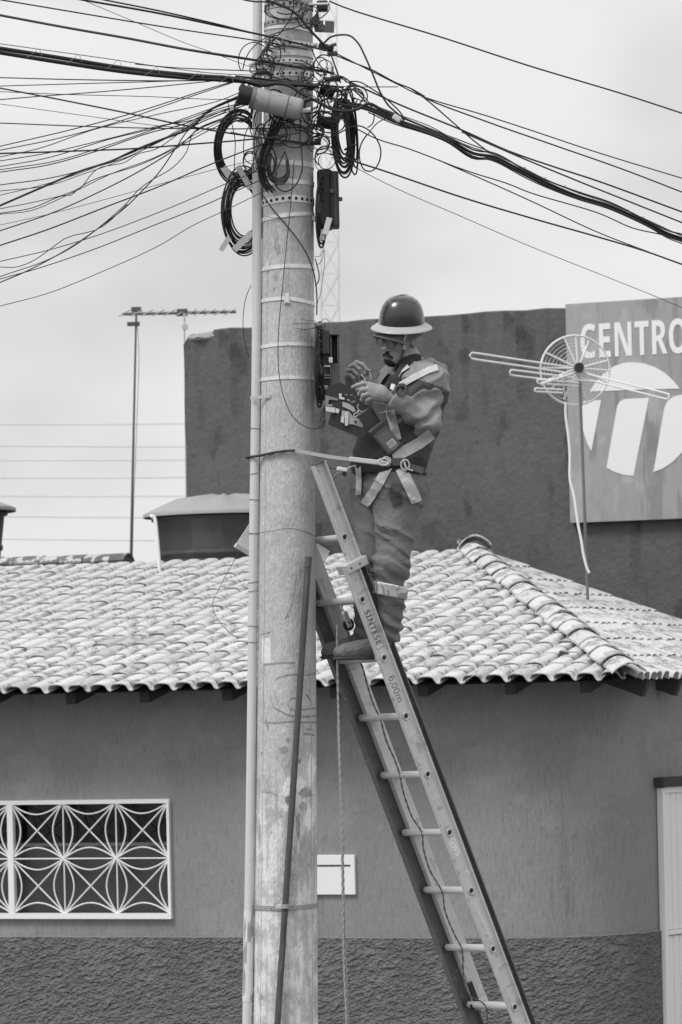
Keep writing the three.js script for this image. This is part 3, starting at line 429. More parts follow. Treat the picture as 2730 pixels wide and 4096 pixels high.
  for (let j = 0; j < ROW; j++) for (let i = 0; i < SEG; i++) { const a = j * (SEG + 1) + i, b = a + SEG + 1; idx.push(a, b, b + 1, a, b + 1, a + 1); }
  const g = new THREE.BufferGeometry(); g.setAttribute('position', new THREE.Float32BufferAttribute(pos, 3)); g.setAttribute('uv', new THREE.Float32BufferAttribute(uv, 2)); g.setIndex(idx); g.computeVertexNormals(); 
  part('shaft', g, mat, pole);
  part('shaft_top', new THREE.CylinderGeometry(poleR(Y0), poleR(Y0), 0.02, 32).translate(...at(poleC(Y0), Y0, PD0).sub(pole.position).toArray()), grey(0.3, 0.9), pole);
  // mould seams left on the shaft
  for (const a of [0.98, -0.88]) { const p = []; const R = rng(Math.round(a * 100) + 200); for (let k = 0; k <= 60; k++) p.push(onPole(-400 + k * 90, a + (R() - 0.5) * 0.006, 0.0005).sub(pole.position)); part('mould_seam', tube(p, 0.0018, 120, 5), grey(0.45, 0.95), pole); }
}
// flat steel strap round the shaft at photo height y; dl / dr raise the left and right sides
function strapGeo(y, h, dl = 0, dr = 0, extra = 0.002, bow = 0) {
  const pos = [], uv = [], idx = [], N = 48, T = 0.0018, hh = h / PS / 2;
  for (let i = 0; i <= N; i++) { const a = (i / N - 0.5) * 2 * Math.PI, s = Math.sin(a), yo = y + (s < 0 ? -s * dl : s * dr) + bow * Math.cos(a); const c = onPole(yo, a, extra), o = onPole(yo, a, extra + T); pos.push(c.x, c.y - hh, c.z, o.x, o.y - hh, o.z, o.x, o.y + hh, o.z, c.x, c.y + hh, c.z); for (let k = 0; k < 4; k++) uv.push(i / 8, k / 4); }
  for (let i = 0; i < N; i++) for (let k = 0; k < 4; k++) { const a = i * 4 + k, b = i * 4 + (k + 1) % 4, c = a + 4, d = b + 4; idx.push(a, c, d, a, d, b); }
  const g = new THREE.BufferGeometry(); g.setAttribute('position', new THREE.Float32BufferAttribute(pos, 3)); g.setAttribute('uv', new THREE.Float32BufferAttribute(uv, 2)); g.setIndex(idx); const n = g.toNonIndexed(); n.computeVertexNormals(); return n;
}
const strapMat = textured(tex(256, 64, (u, v) => 0.80 + 0.14 * (pf(u, v, 12, 4, 4, 501) - 0.5) - 0.2 * smooth(0.66, 0.8, pf(u, v, 20, 6, 3, 503))), null, 0, 0.45, { metalness: 0.25 });
const strapMatDull = textured(tex(256, 64, (u, v) => 0.36 + 0.14 * (pf(u, v, 12, 4, 4, 511) - 0.5) - 0.16 * smooth(0.6, 0.8, pf(u, v, 20, 6, 3, 513))), null, 0, 0.6, { metalness: 0.2 });
const bands = [ // y, height, left drop, right drop, perforated, dull, description
  [30, 24, 2, 4, 1, 1, 'perforated steel band at the very top of the visible pole'],
  [97, 20, 4, -6, 1, 1, 'perforated steel band level with the notched bracket'],
  [123, 12, -4, 12, 0, 0, 'narrow slanting band just under the notched bracket'],
  [188, 20, 6, 4, 1, 0, 'perforated band crossing behind the upper left cables'],
  [226, 22, 0, 2, 0, 0, 'shiny plain band between two perforated bands above the closure'],
  [256, 18, 4, 2, 1, 0, 'perforated band second above the grey splice closure'],
  [308, 22, 2, 0, 1, 0, 'perforated band right above the grey splice closure'],
  [505, 26, 0, 0, 0, 0, 'broad band half hidden behind the tangle under the closure'],
  [582, 16, 0, 10, 0, 1, 'dull band at the bottom of the cable tangle'],
  [664, 22, -6, 4, 0, 0, 'bright broad band beside the top of the cable coils'],
  [739, 18, 4, 2, 0, 0, 'plain bright band level with the upper dark enclosure'],
  [805, 28, 10, 6, 1, 0, 'bright perforated band with a row of round holes'],
  [872, 16, 10, -10, 0, 0, 'slanting bright band under the perforated one'],
  [1075, 16, 4, 0, 0, 0, 'plain band with a clip at its left end'],
  [1203, 15, 2, 18, 0, 0, 'band with a raised buckle in the middle'],
  [1385, 14, 4, 2, 0, 0, 'plain band beside the open terminal box'],
  [1518, 14, 2, 2, 0, 0, 'plain band level with the worker hands'],
  [3626, 17, -2, -4, 0, 1, 'dull low band clamping the slanting dark tube to the pole'],
];
for (const [y, h, dl, dr, perf, dull, desc] of bands) {
  const b = thing('steel_band', desc.replace('’', ''), 'steel band', at(poleC(y), y, PD0), 'steel bands on the pole');
  const ex = y > 3000 ? 0.004 : 0.002;
  part('strap', local(strapGeo(y, h, dl, dr, ex), b.position), dull ? strapMatDull : strapMat, b);
  if (perf) { const hg = new THREE.CylinderGeometry(h * 0.24 / PS, h * 0.24 / PS, 0.002, 10).rotateX(Math.PI / 2); for (let k = -5; k <= 5; k++) { const a = k * 0.25 + 0.07, m = part('hole', hg, M.blackPlastic, b); m.position.copy(onPole(y + (a < 0 ? -Math.sin(a) * dl : Math.sin(a) * dr), a, ex + 0.0018)).sub(b.position); m.rotation.y = a; } }
  if (y === 1203) { part('buckle', box(0.022, 0.045, 0.009, 0, 0, 0, 0.003).translate(...onPole(y + 1, -0.02, 0.008).sub(b.position).toArray()), strapMat, b); part('buckle_tail', box(0.03, 0.008, 0.008).translate(...onPole(y + 18, -0.02, 0.006).sub(b.position).toArray()), strapMat, b); }
  if (y === 1075) part('clip', box(0.012, 0.04, 0.008).translate(...onPole(y - 4, -0.82, 0.006).sub(b.position).toArray()), strapMat, b);
  if (y === 226) part('seal', box(0.035, 0.03, 0.008).translate(...onPole(y + 4, -0.55, 0.006).sub(b.position).toArray()), M.steel, b);
}
// the low band runs on over the slanting tube
{ const c = at(1143, 3626, PD0 - 0.2), t = thing('strap_bridge', 'short strap bent over the slanting tube at the low band', 'steel band', c); part('strap', new THREE.CylinderGeometry(0.0195, 0.0195, 0.02, 20, 1, false, -1.6, 3.2).translate(0, 0, -0.012), strapMatDull, t); part('strap_knot', box(0.03, 0.02, 0.006, -0.032, 0.004, -0.008, 0.002).rotateZ(0.1), M.lightPlastic, t); }
// conduit running up the left side
{
  const c = thing('conduit', 'grey steel conduit running up the left side of the pole', 'pipe', at(960, yGround, PD0 - 0.02));
  const pts = [[960, yGround], [990, 4050], [997, 3640], [1005, 3100], [1017, 2100], [1027, 1380], [1029, 700], [1031, 50], [1034, -500]].map(([x, y]) => at(x, y, PD0 - 0.02).sub(c.position));
  part('pipe', tube(pts, 0.0232, 60, 18), M.conduit, c);
  part('painted_sleeve', tube([at(991, 4005, PD0 - 0.02), at(994, 3815, PD0 - 0.02), at(997, 3640, PD0 - 0.02)].map((p) => p.sub(c.position)), 0.0248, 10, 18), M.chipped, c);
  part('clamp_strip', [bar(at(1002, 1592, PD0 - 0.05), at(1082, 1584, PD0 - 0.11), 0.016, 0.003)].map((g) => local(g, c.position)), M.steel, c);
  for (const [y, k] of [[2330, 0], [2365, 0], [2505, 1], [2570, 1], [1895, 0], [2000, 1], [2135, 1], [1715, 1]]) { const xx = 1015 + (2100 - y) * 0.0125 + 2; const p = []; for (let i = 0; i <= 12; i++) { const a = (i / 12 - 0.5) * Math.PI * 1.15; p.push(at(xx, y + (k ? 2 : -2) * Math.sin(a * 2), PD0 - 0.02).add(V(Math.sin(a) * 0.0250, 0, Math.cos(a) * 0.0250)).sub(c.position)); } part('tie_wire', tube(p, 0.0012, 24, 5), M.steelDark, c); }
}
// dark tube strapped aslant to the front of the pole
{
  const a = at(1235, 2228, PD0 - 0.165), b = at(1107, 4150, PD0 - 0.185), e = a.clone().lerp(b, (a.y + 0.0) / (a.y - b.y));
  const t = thing('slanting_tube', 'dark rusty tube leaning aslant on the front of the pole', 'pipe', e); part('tube', local(rod(a, e, 0.0155, 0.0155, 16), e), M.rustTube, t); part('end_cap', local(rod(a.clone().add(V(0, 0.002, 0)), a.clone().lerp(e, 0.0135), 0.0172, 0.0172, 16), e), M.steelDark, t);
}
// white plate behind the pole
{
  const L = at(943, 2180, 18.95), d1 = at(943 + 85, 2180 + 53, 18.98).sub(at(943, 2180, 18.95)).normalize(), d2 = at(943 + 52, 2180 - 80, 18.95).sub(at(943, 2180, 18.95)).normalize();
  const s = 18.95 / FPX, w = 338 * s, h = 180 * s, n = d1.clone().cross(d2).normalize(); const c = L.clone().addScaledVector(d1, w / 2).addScaledVector(d2, h / 2);
  const t = thing('white_plate', 'tilted white rectangular plate sticking out on both sides behind the pole', 'plate', c); const m = new THREE.Matrix4().makeBasis(d1, d2.clone(), n);
  part('plate', box(w, h, 0.006, 0, 0, 0).applyMatrix4(m), grey(0.8, 0.6), t); part('rim', [box(w, 0.022, 0.035, 0, -h / 2, 0), box(0.006, h - 0.03, 0.03, w / 2, 0, 0)].map((g) => g.applyMatrix4(m)), grey(0.6, 0.6), t);
  part('bracket', bar(V(0.16, 0.02, -0.02), V(0.16, 0.12, -0.02), 0.03, 0.004).translate(0.02, 0, 0), M.steelDark, t);
}
// notched bracket, clamps and hooks at the pole head
{
  const b = thing('notched_bracket', 'flat dark steel bracket with a notch on the right of the pole head', 'bracket', at(1255, 108, PD0));
  const z = (x, y) => { const p = at(700 + x * 0.6378, y * 0.6378, PD0 - 0.03).sub(b.position); return new THREE.Vector2(p.x, p.y); };
  const sh = new THREE.Shape([[865, 130], [930, 132], [932, 168], [943, 168], [945, 132], [1000, 136], [997, 205], [880, 200]].map(([x, y]) => z(x, y)));
  part('plate', new THREE.ExtrudeGeometry(sh, { depth: 0.006, bevelEnabled: true, bevelSize: 0.001, bevelThickness: 0.001, bevelSegments: 1 }).translate(0, 0, 0.03), grey(0.11, 0.6), b);
  part('washer', new THREE.TorusGeometry(0.013, 0.004, 6, 14).translate(...at(1288, 108, PD0 - 0.07).sub(b.position).toArray()), M.steelDark, b);
  const hw = (label, px, py, dz, geoms) => { const p = at(px, py, PD0 - dz), t = thing('cable_clamp', label, 'cable clamp', p, 'clamps and hooks at the pole head'); for (const [n, g, m] of geoms) part(n, g, m, t); };
  hw('dark insulator block at the very top right of the pole', 1290, 25, 0.03, [['block', box(0.055, 0.05, 0.06, 0, 0, 0, 0.01), M.blackPlastic], ['bolt', rod(V(-0.09, 0.005, 0.03), V(0.03, 0.005, 0.03), 0.007), M.galv], ['wedge', new THREE.ConeGeometry(0.032, 0.07, 8).rotateZ(-0.3).translate(-0.03, -0.055, 0), M.blackPlastic]]);
  hw('clamp where the thick looping cable turns right of the pole', 1305, 190, 0.08, [['jaw', box(0.075, 0.03, 0.04, 0, 0, 0, 0.008).rotateZ(-0.25), M.blackPlastic], ['bolt', rod(V(0.01, 0.0, 0.02), V(0.05, 0.012, 0.02), 0.008), M.steelDark], ['keeper', box(0.05, 0.022, 0.03, 0.03, -0.03, 0.0, 0.006), M.steelDark], ['nut', new THREE.CylinderGeometry(0.010, 0.010, 0.02, 6).rotateZ(1.57).translate(-0.05, 0.01, 0.02), M.steel]]);
  hw('flat dark bolted clamp below the upper right cables', 1330, 318, 0.10, [['jaw', box(0.072, 0.018, 0.04, 0, 0, 0, 0.004), M.blackPlastic], ['stud', rod(V(0.0, 0.0, 0.01), V(0.002, 0.06, 0.01), 0.008), M.galv], ['nut', new THREE.CylinderGeometry(0.012, 0.012, 0.02, 6).translate(0, 0.02, 0.01), M.galv]]);
  hw('black spool clamp to the right of the splice closure', 1310, 365, 0.08, [['spool', new THREE.CylinderGeometry(0.028, 0.028, 0.06, 12).rotateZ(1.2), M.blackPlastic], ['flange', new THREE.CylinderGeometry(0.04, 0.04, 0.008, 12).rotateZ(1.2).translate(-0.03, 0.01, 0), M.blackPlastic], ['flange', new THREE.CylinderGeometry(0.04, 0.04, 0.008, 12).rotateZ(1.2).translate(0.03, -0.01, 0), M.blackPlastic]]);
  hw('black spool clamp lower right among the cable loops', 1300, 490, 0.09, [['spool', new THREE.CylinderGeometry(0.03, 0.03, 0.07, 12).rotateZ(1.4), M.blackPlastic], ['flange', new THREE.CylinderGeometry(0.042, 0.042, 0.008, 12).rotateZ(1.4).translate(-0.035, 0.005, 0), M.blackPlastic], ['hook', tube([V(-0.06, 0.02, 0.02), V(-0.02, 0.05, 0.02), V(0.04, 0.03, 0.02), V(0.06, -0.02, 0.02)], 0.006, 16, 6), M.steelDark]]);
  hw('small hooked clamp at the right end of the lowest tangle cable', 1262, 572, 0.10, [['jaw', box(0.055, 0.02, 0.03, 0, 0, 0, 0.005), M.blackPlastic], ['bolt', rod(V(-0.02, 0, 0.015), V(0.03, 0.012, 0.015), 0.006), M.steelDark]]);
  hw('grey wire grips on the left side of the pole above the trunk cable', 1040, 262, 0.10, [['grip', tube([V(-0.05, 0, 0), V(0.0, 0.015, 0.01), V(0.05, 0.005, 0)], 0.012, 10, 7), M.galv], ['wedge', box(0.05, 0.03, 0.03, 0.01, -0.03, 0, 0.006), M.steelDark], ['eye', new THREE.TorusGeometry(0.018, 0.005, 6, 14).translate(-0.03, -0.02, 0.01), M.galv]]);
  hw('dark strain hook on the left rim of the pole head', 1062, 222, 0.11, [['hook', tube([V(-0.03, -0.05, 0), V(-0.02, 0, 0.01), V(0.0, 0.03, 0), V(0.035, 0.02, 0)], 0.007, 14, 6), M.steelDark], ['plate', box(0.03, 0.045, 0.01, 0.02, -0.02, 0), M.galv]]);
}
// grey splice closure hung across the pole
{
  const a = at(1008, 390, PD0 - 0.25), b = at(1210, 442, PD0 - 0.23), c = a.clone().lerp(b, 0.5), ax = b.clone().sub(a).normalize();
  const t = thing('splice_closure', 'grey ribbed cylindrical splice closure slung across the pole', 'cable closure', c); const L = a.distanceTo(b), q = new THREE.Quaternion().setFromUnitVectors(V(0, 1, 0), ax);
  const R = 0.054; const body = [[0.030, -L / 2], [R * 0.86, -L / 2 + 0.004], [R, -L / 2 + 0.02], [R, -L * 0.17], [R - 0.003, -L * 0.165], [R - 0.003, -L * 0.155], [R, -L * 0.15], [R, L * 0.18], [R - 0.003, L * 0.185], [R - 0.003, L * 0.195], [R, L * 0.2], [R, L / 2 - 0.02], [R * 0.9, L / 2 - 0.004], [0.02, L / 2]];
  part('sleeve', new THREE.LatheGeometry(body.map(([x, y]) => new THREE.Vector2(x, y)), 32).applyQuaternion(q), textured(tex(256, 256, (u, v) => 0.30 + 0.12 * (pf(u, v, 8, 8, 4, 521) - 0.5) - 0.09 * smooth(0.62, 0.75, pf(u, v, 14, 14, 3, 523)), true), null, 0, 0.65), t);
  part('end_collar', new THREE.CylinderGeometry(R * 1.0, R * 1.0, 0.02, 24).translate(0, -L / 2 + 0.006, 0).applyQuaternion(q), M.midPlastic, t);
  part('dark_end', new THREE.CylinderGeometry(0.042, 0.053, 0.06, 24).translate(0, -L / 2 - 0.036, 0).applyQuaternion(q), M.blackPlastic, t);
  part('eye', new THREE.TorusGeometry(0.026, 0.011, 8, 18).translate(...at(992, 372, PD0 - 0.27).sub(c).toArray()), M.greyPlastic, t);
  part('clamp_band', new THREE.CylinderGeometry(R + 0.002, R + 0.002, 0.004, 24, 1, true).translate(0, L * 0.19, 0).applyQuaternion(q), M.steelDark, t);
  part('port', rod(V(0.12, -0.035, 0.0), V(0.16, -0.03, 0.0), 0.012), M.lightPlastic, t); part('port', rod(V(0.12, 0.01, 0.0), V(0.16, 0.02, 0.0), 0.010), M.blackPlastic, t);
}
// ---------------------------------------------------------------- overhead cables
const Z2 = (p) => p.map(([x, y]) => [x * 0.6378, y * 0.6378]);                 // survey sheets: left sky, pole head, right sky
const Z1 = (p) => p.map(([x, y]) => [700 + x * 0.6378, y * 0.6378]);
const Z3 = (p) => p.map(([x, y]) => [1300 + x * 0.912, y * 0.912]);
function run(pts, dA, dB, bulge = 0) { const x0 = pts[0][0], x1 = pts[pts.length - 1][0]; let s = 0; const L = [0]; for (let k = 1; k < pts.length; k++) { s += Math.hypot(pts[k][0] - pts[k - 1][0], pts[k][1] - pts[k - 1][1]); L.push(s); } const far = s > 600, q = (t) => (far ? (Math.abs(dA - PD0) > Math.abs(dB - PD0) ? Math.min(1, t * 1.45) : Math.max(0, (t - 0.25) / 0.75)) : t); return pts.map(([x, y], k) => at(x, y, dA + (dB - dA) * q(L[k] / s) - bulge * Math.sin(Math.PI * L[k] / s))); }
function cable(name, label, pts, w, dA, dB, mat = M.cable, grp, bulge = 0) { const r = w / 2 / PS * ((dA + dB) / 2 / PD0); return single(name, label, 'cable', tube(run(pts, dA, dB, bulge), r, Math.max(12, pts.length * 6), w > 9 ? 8 : 5), mat, grp); }
const ext = (p) => { const [a, b] = p; return [[a[0] - 500, a[1] - 500 * (b[1] - a[1]) / (b[0] - a[0])], ...p]; };   // carry on past the picture edge
const extR = (p) => { const n = p.length, a = p[n - 1], b = p[n - 2]; return [...p, [a[0] + 500, a[1] + 500 * (a[1] - b[1]) / (a[0] - b[0])]]; };
const left = [
  [[[0, 95], [400, 170], [800, 240], [1200, 315], [1568, 372], [1860, 420], [2100, 460]], 10, 'thick'],
  [[[0, -2], [300, 48], [850, 140], [1200, 195], [1568, 248], [1930, 310]], 6, 'medium'],
  [[[0, 487], [500, 500], [1100, 507], [1500, 500]], 5, 'medium'],
  [[[0, 540], [500, 525], [1100, 508], [1420, 496]], 4, 'thin'],
  [[[0, 553], [300, 610], [800, 710], [1200, 795], [1568, 855], [1930, 900]], 7, 'thick'],
  [[[0, 575], [400, 592], [900, 605], [1450, 622], [1600, 600]], 3.2, 'thin'],
  [[[0, 625], [240, 605], [700, 570], [1270, 515], [1500, 490]], 4.5, 'medium'],
  [[[0, 652], [600, 735], [1000, 790], [1200, 803], [1568, 850]], 2.6, 'hair-thin'],
  [[[0, 772], [600, 795], [1000, 805], [1568, 808], [1900, 800]], 5, 'medium'],
  [[[0, 918], [500, 800], [900, 690], [1300, 560], [1500, 500]], 4.5, 'medium'],
  [[[0, 943], [400, 860], [800, 745], [1200, 605], [1500, 505]], 4.5, 'medium'],
  [[[0, 963], [400, 950], [850, 932], [1200, 905], [1568, 875], [1800, 845]], 7, 'thick'],
  [[[0, 985], [250, 930], [600, 810], [1000, 715], [1350, 640], [1530, 570]], 4, 'thin'],
  [[[0, 1010], [300, 960], [640, 880], [1000, 790], [1250, 740], [1380, 655], [1530, 590]], 4, 'thin'],
  [[[0, 1045], [300, 990], [700, 870], [950, 810], [1200, 740], [1320, 690], [1530, 600]], 4, 'thin'],
  [[[0, 1065], [350, 1010], [650, 920], [1000, 800], [1300, 690], [1520, 610]], 4, 'thin'],
  [[[0, 1080], [300, 1035], [600, 950], [950, 830], [1150, 780], [1350, 690], [1550, 640]], 4.5, 'medium'],
  [[[0, 1160], [300, 1120], [550, 1060], [800, 985], [1000, 890], [1250, 760], [1540, 640]], 4.5, 'medium'],
  [[[0, 1198], [300, 1165], [500, 1100], [800, 990], [1010, 880], [1280, 730], [1540, 650]], 3.4, 'thin'],
  [[[0, 1225], [250, 1165], [450, 1105], [650, 1030], [900, 930], [1180, 800], [1540, 660]], 3.4, 'thin'],
  [[[0, 1290], [300, 1160], [500, 1075], [700, 1010], [850, 940], [1000, 880], [1200, 800], [1300, 700], [1530, 590]], 9, 'thick twisted'],
  [[[0, 1310], [250, 1260], [420, 1215], [520, 1165], [560, 1110], [620, 1055], [780, 1020], [870, 965], [980, 935], [1080, 870], [1250, 750], [1540, 660]], 3.6, 'wavy'],
  [[[0, 1338], [200, 1305], [400, 1225], [440, 1228], [470, 1205], [560, 1140], [900, 1025], [1100, 930], [1250, 850], [1560, 690]], 4, 'kinked'],
  [[[0, 1344], [200, 1320], [420, 1225], [700, 1090], [1000, 975], [1250, 830], [1550, 680]], 3.4, 'thin'],
  [[[0, 1412], [300, 1345], [700, 1240], [1130, 1120], [1400, 1050], [1650, 990]], 2.4, 'hair-thin'],
  [[[0, 1448], [330, 1335], [600, 1215], [900, 1060], [1130, 915], [1240, 815], [1540, 700]], 5, 'medium'],
  [[[0, 1540], [300, 1440], [700, 1285], [1000, 1170], [1300, 1040], [1568, 935], [1800, 850]], 6, 'thick'],
  [[[0, 1640], [300, 1570], [600, 1480], [900, 1370], [1100, 1290], [1400, 1160], [1650, 1060]], 3.6, 'thin'],
  [[[0, 1675], [100, 1675], [200, 1640], [320, 1560], [420, 1490], [630, 1430], [800, 1280]], 3.6, 'sagging'],
  [[[0, 1735], [300, 1630], [500, 1520], [800, 1270], [870, 1190], [960, 1125], [1080, 1055], [1170, 955], [1200, 860], [1230, 815], [1450, 720]], 4, 'looping'],
  [[[0, 1750], [250, 1680], [600, 1560], [950, 1420], [1300, 1280], [1400, 1235], [1700, 1100]], 4, 'thin'],
  [[[0, 1772], [170, 1700], [430, 1560], [620, 1430], [800, 1290], [890, 1200], [1000, 1080], [1110, 920], [1190, 810], [1420, 700]], 5, 'medium'],
  [[[0, 1920], [300, 1840], [650, 1700], [1000, 1540], [1200, 1420], [1390, 1330], [1700, 1180]], 3.2, 'lowest hair-thin'],
];
const leftYs = [...left.map((l) => l[0][0][1]), 274, 303, 330].sort((a, b) => a - b);
left.forEach(([p, w, kind], k) => { const R = rng(900 + k); const dA = PD0 + (R() - 0.5) * 3.4; cable('service_cable', kind + ' black cable crossing the left edge of the sky, ' + ordinal[leftYs.indexOf(p[0][1])] + ' from the top there', ext(Z2(p)), w, dA, PD0 - 0.13 - 0.05 * R(), M.cable, 'cables fanning out to the left'); });
cable('service_cable', 'upper of two close black cables entering at the top left', Z2([[400, -55], [660, 0], [1000, 68], [1400, 160], [1568, 202], [1980, 300]]), 7, 17.6, PD0 - 0.14);
cable('service_cable', 'lower of two close black cables entering at the top left', Z2([[250, -50], [525, 0], [1000, 84], [1400, 168], [1700, 232], [2050, 318]]), 9, 17.8, PD0 - 0.16);
cable('drop_wire', 'hair-thin wire slanting steeply across the top left cables', Z2([[400, -50], [520, 0], [830, 130], [1150, 265], [1320, 325], [1568, 418], [1700, 460]]), 2.6, 17.9, PD0 - 0.1);
// lashed trunk: two thick cables under a steel messenger, bound with a spiral of thin wire
cable('trunk_cable', 'upper thick trunk cable of the lashed bundle at left', ext(Z2([[0, 303], [400, 366], [800, 430], [1200, 472], [1500, 498], [1640, 545]])), 17, 17.9, PD0 - 0.2);
cable('trunk_cable', 'lower thick trunk cable of the lashed bundle at left', ext(Z2([[0, 330], [400, 394], [800, 452], [1150, 486], [1400, 502], [1700, 520], [2000, 540]])), 17, 17.92, PD0 - 0.2);
cable('messenger_wire', 'pale steel messenger wire on top of the left lashed bundle', ext(Z2([[0, 274], [250, 309], [700, 372], [1050, 425], [1350, 460], [1700, 478], [2050, 520]])), 4, 17.88, PD0 - 0.18, M.wireSteel);
cable('service_cable', 'straight black cable just above the left lashed bundle near the pole', Z2([[850, 402], [1100, 425], [1568, 445], [1700, 452]]), 4.5, 18.2, PD0 - 0.15);
[[240, 312], [490, 347], [740, 380], [980, 424], [1250, 452], [1440, 474]].forEach(([x, y], k) => cable('lashing_wire', 'thin lashing wire round the left trunk cables, ' + ordinal[k] + ' from the left edge', Z2([[x - 70, y + 50], [x - 20, y + 15], [x + 2, y - 5], [x + 16, y + 12], [x + 24, y + 40]]), 2, 17.75 + 0.12 * k, 17.75 + 0.12 * k, M.cableLight, 'lashing wires on the trunk cables'));
// right side
const right = [
  [[[20, 5], [100, 38], [500, 160], [900, 290], [1300, 410], [1568, 497]], 6.5, 'lone black cable crossing the upper right sky', 19.6],
  [[[45, 232], [200, 310], [350, 385], [420, 420], [700, 505], [900, 570], [1200, 670], [1568, 782]], 5, 'black cable from the looped clamp, upper one along the right sky', 20.4],
  [[[380, 390], [440, 430], [700, 530], [1000, 635], [1300, 740], [1568, 843]], 6, 'black cable second below the lone one at the right edge', 20.1],
  [[[380, 390], [440, 432], [520, 500], [600, 570], [660, 622], [722, 668]], 6, 'steep black cable joining the right cables to the thick bundle', 19.2],
  [[[110, 360], [330, 460], [600, 570], [800, 660], [1000, 730], [1200, 795], [1568, 930]], 7, 'black cable just above the thick right bundle, upper of the pair', 20.2],
  [[[600, 578], [870, 695], [1100, 790], [1350, 890], [1568, 977]], 6.5, 'black cable just above the thick right bundle, lower of the pair', 20.2],
  [[[130, 560], [230, 610], [360, 650], [480, 695], [530, 715], [640, 755], [800, 805], [900, 845], [1200, 935], [1350, 1000], [1480, 1030], [1568, 1060]], 5, 'wavy black cable just under the thick right bundle', 20.2],
  [[[520, 712], [700, 790], [900, 880], [1200, 1020], [1420, 1105]], 5, 'black cable branching down from the wavy one on the right', 19.8],
  [[[20, 675], [230, 740], [600, 865], [900, 955], [1200, 1040], [1400, 1100], [1568, 1160]], 7, 'lowest thick black cable on the right', 19.8],
  [[[0, 650], [110, 720], [300, 820], [600, 950], [900, 1080], [1200, 1200], [1450, 1300], [1568, 1350]], 2.8, 'lowest hair-thin grey wire slanting down to the sign', 20.6],
];
right.forEach(([p, w, l, d]) => { const full = p[p.length - 1][0] > 1500; cable('service_cable', l, full ? extR(Z3(p)) : Z3(p), w, PD0 - 0.12, d, w < 3 ? M.cableGrey : M.cable, 'cables running to the right'); });
const trunkR = [[60, 445], [190, 470], [300, 520], [420, 562], [540, 610], [650, 672], [740, 688], [870, 752], [960, 796], [1100, 856], [1250, 903], [1400, 970], [1500, 1022], [1568, 1046]];
cable('trunk_cable', 'thick black trunk cable of the right bundle', extR(Z3(trunkR)), 12, PD0 - 0.16, 20.2);
cable('trunk_cable', 'second trunk cable lashed under the right bundle', extR(Z3(trunkR.map(([x, y], k) => [x - 3, y + 10 + (k === 5 ? 9 : 0)]))), 11, PD0 - 0.18, 20.2);
cable('service_cable', 'black strand wandering above the right bundle', extR(Z3(trunkR.slice(1).map(([x, y], k) => [x + 4, y - 12 - 5 * Math.sin(k * 1.7)]))), 7, PD0 - 0.14, 20.15);
cable('service_cable', 'thin black strand drooping below the right bundle', extR(Z3(trunkR.slice(1).map(([x, y], k) => [x, y + 17 + 6 * Math.sin(k * 1.1 + 1)]))), 5, PD0 - 0.14, 20.15);
cable('messenger_wire', 'pale steel messenger wire on top of the right bundle', extR(Z3([[120, 425], [330, 505], [460, 553], [600, 628], [735, 676], [870, 736], [960, 782], [1100, 842], [1250, 893], [1400, 958], [1568, 1036]])), 4.5, PD0 - 0.14, 20.2, M.wireSteel);
cable('service_cable', 'thin black cable lying along the top of the right bundle', Z3([[200, 455], [440, 555], [600, 618], [740, 672], [880, 742]]), 5, PD0 - 0.2, 19.2);
[[730, 686], [875, 745], [965, 790], [1050, 825], [1120, 852], [1180, 875], [1250, 900], [1325, 930], [1395, 962], [1480, 1005]].forEach(([x, y], k) => cable('lashing_wire', 'pale lashing wire round the right bundle, ' + ordinal[k] + ' out from the pole', Z3([[x - 6, y + 18], [x - 7, y + 2], [x + 2, y - 11], [x + 7, y - 8]]), 3, 18.9 + 0.1 * k, 18.9 + 0.1 * k, M.wireSteel, 'lashing wires on the trunk cables'));
{ const p = Z3([[300, 508], [332, 530]]).map(([x, y]) => at(x, y, PD0 - 0.22)); single('cable_joint', 'small pale joint block on the right bundle', 'cable joint', bar(p[0], p[1], 0.028, 0.03, V(0, 0, 1), 0.006), M.lightPlastic); }
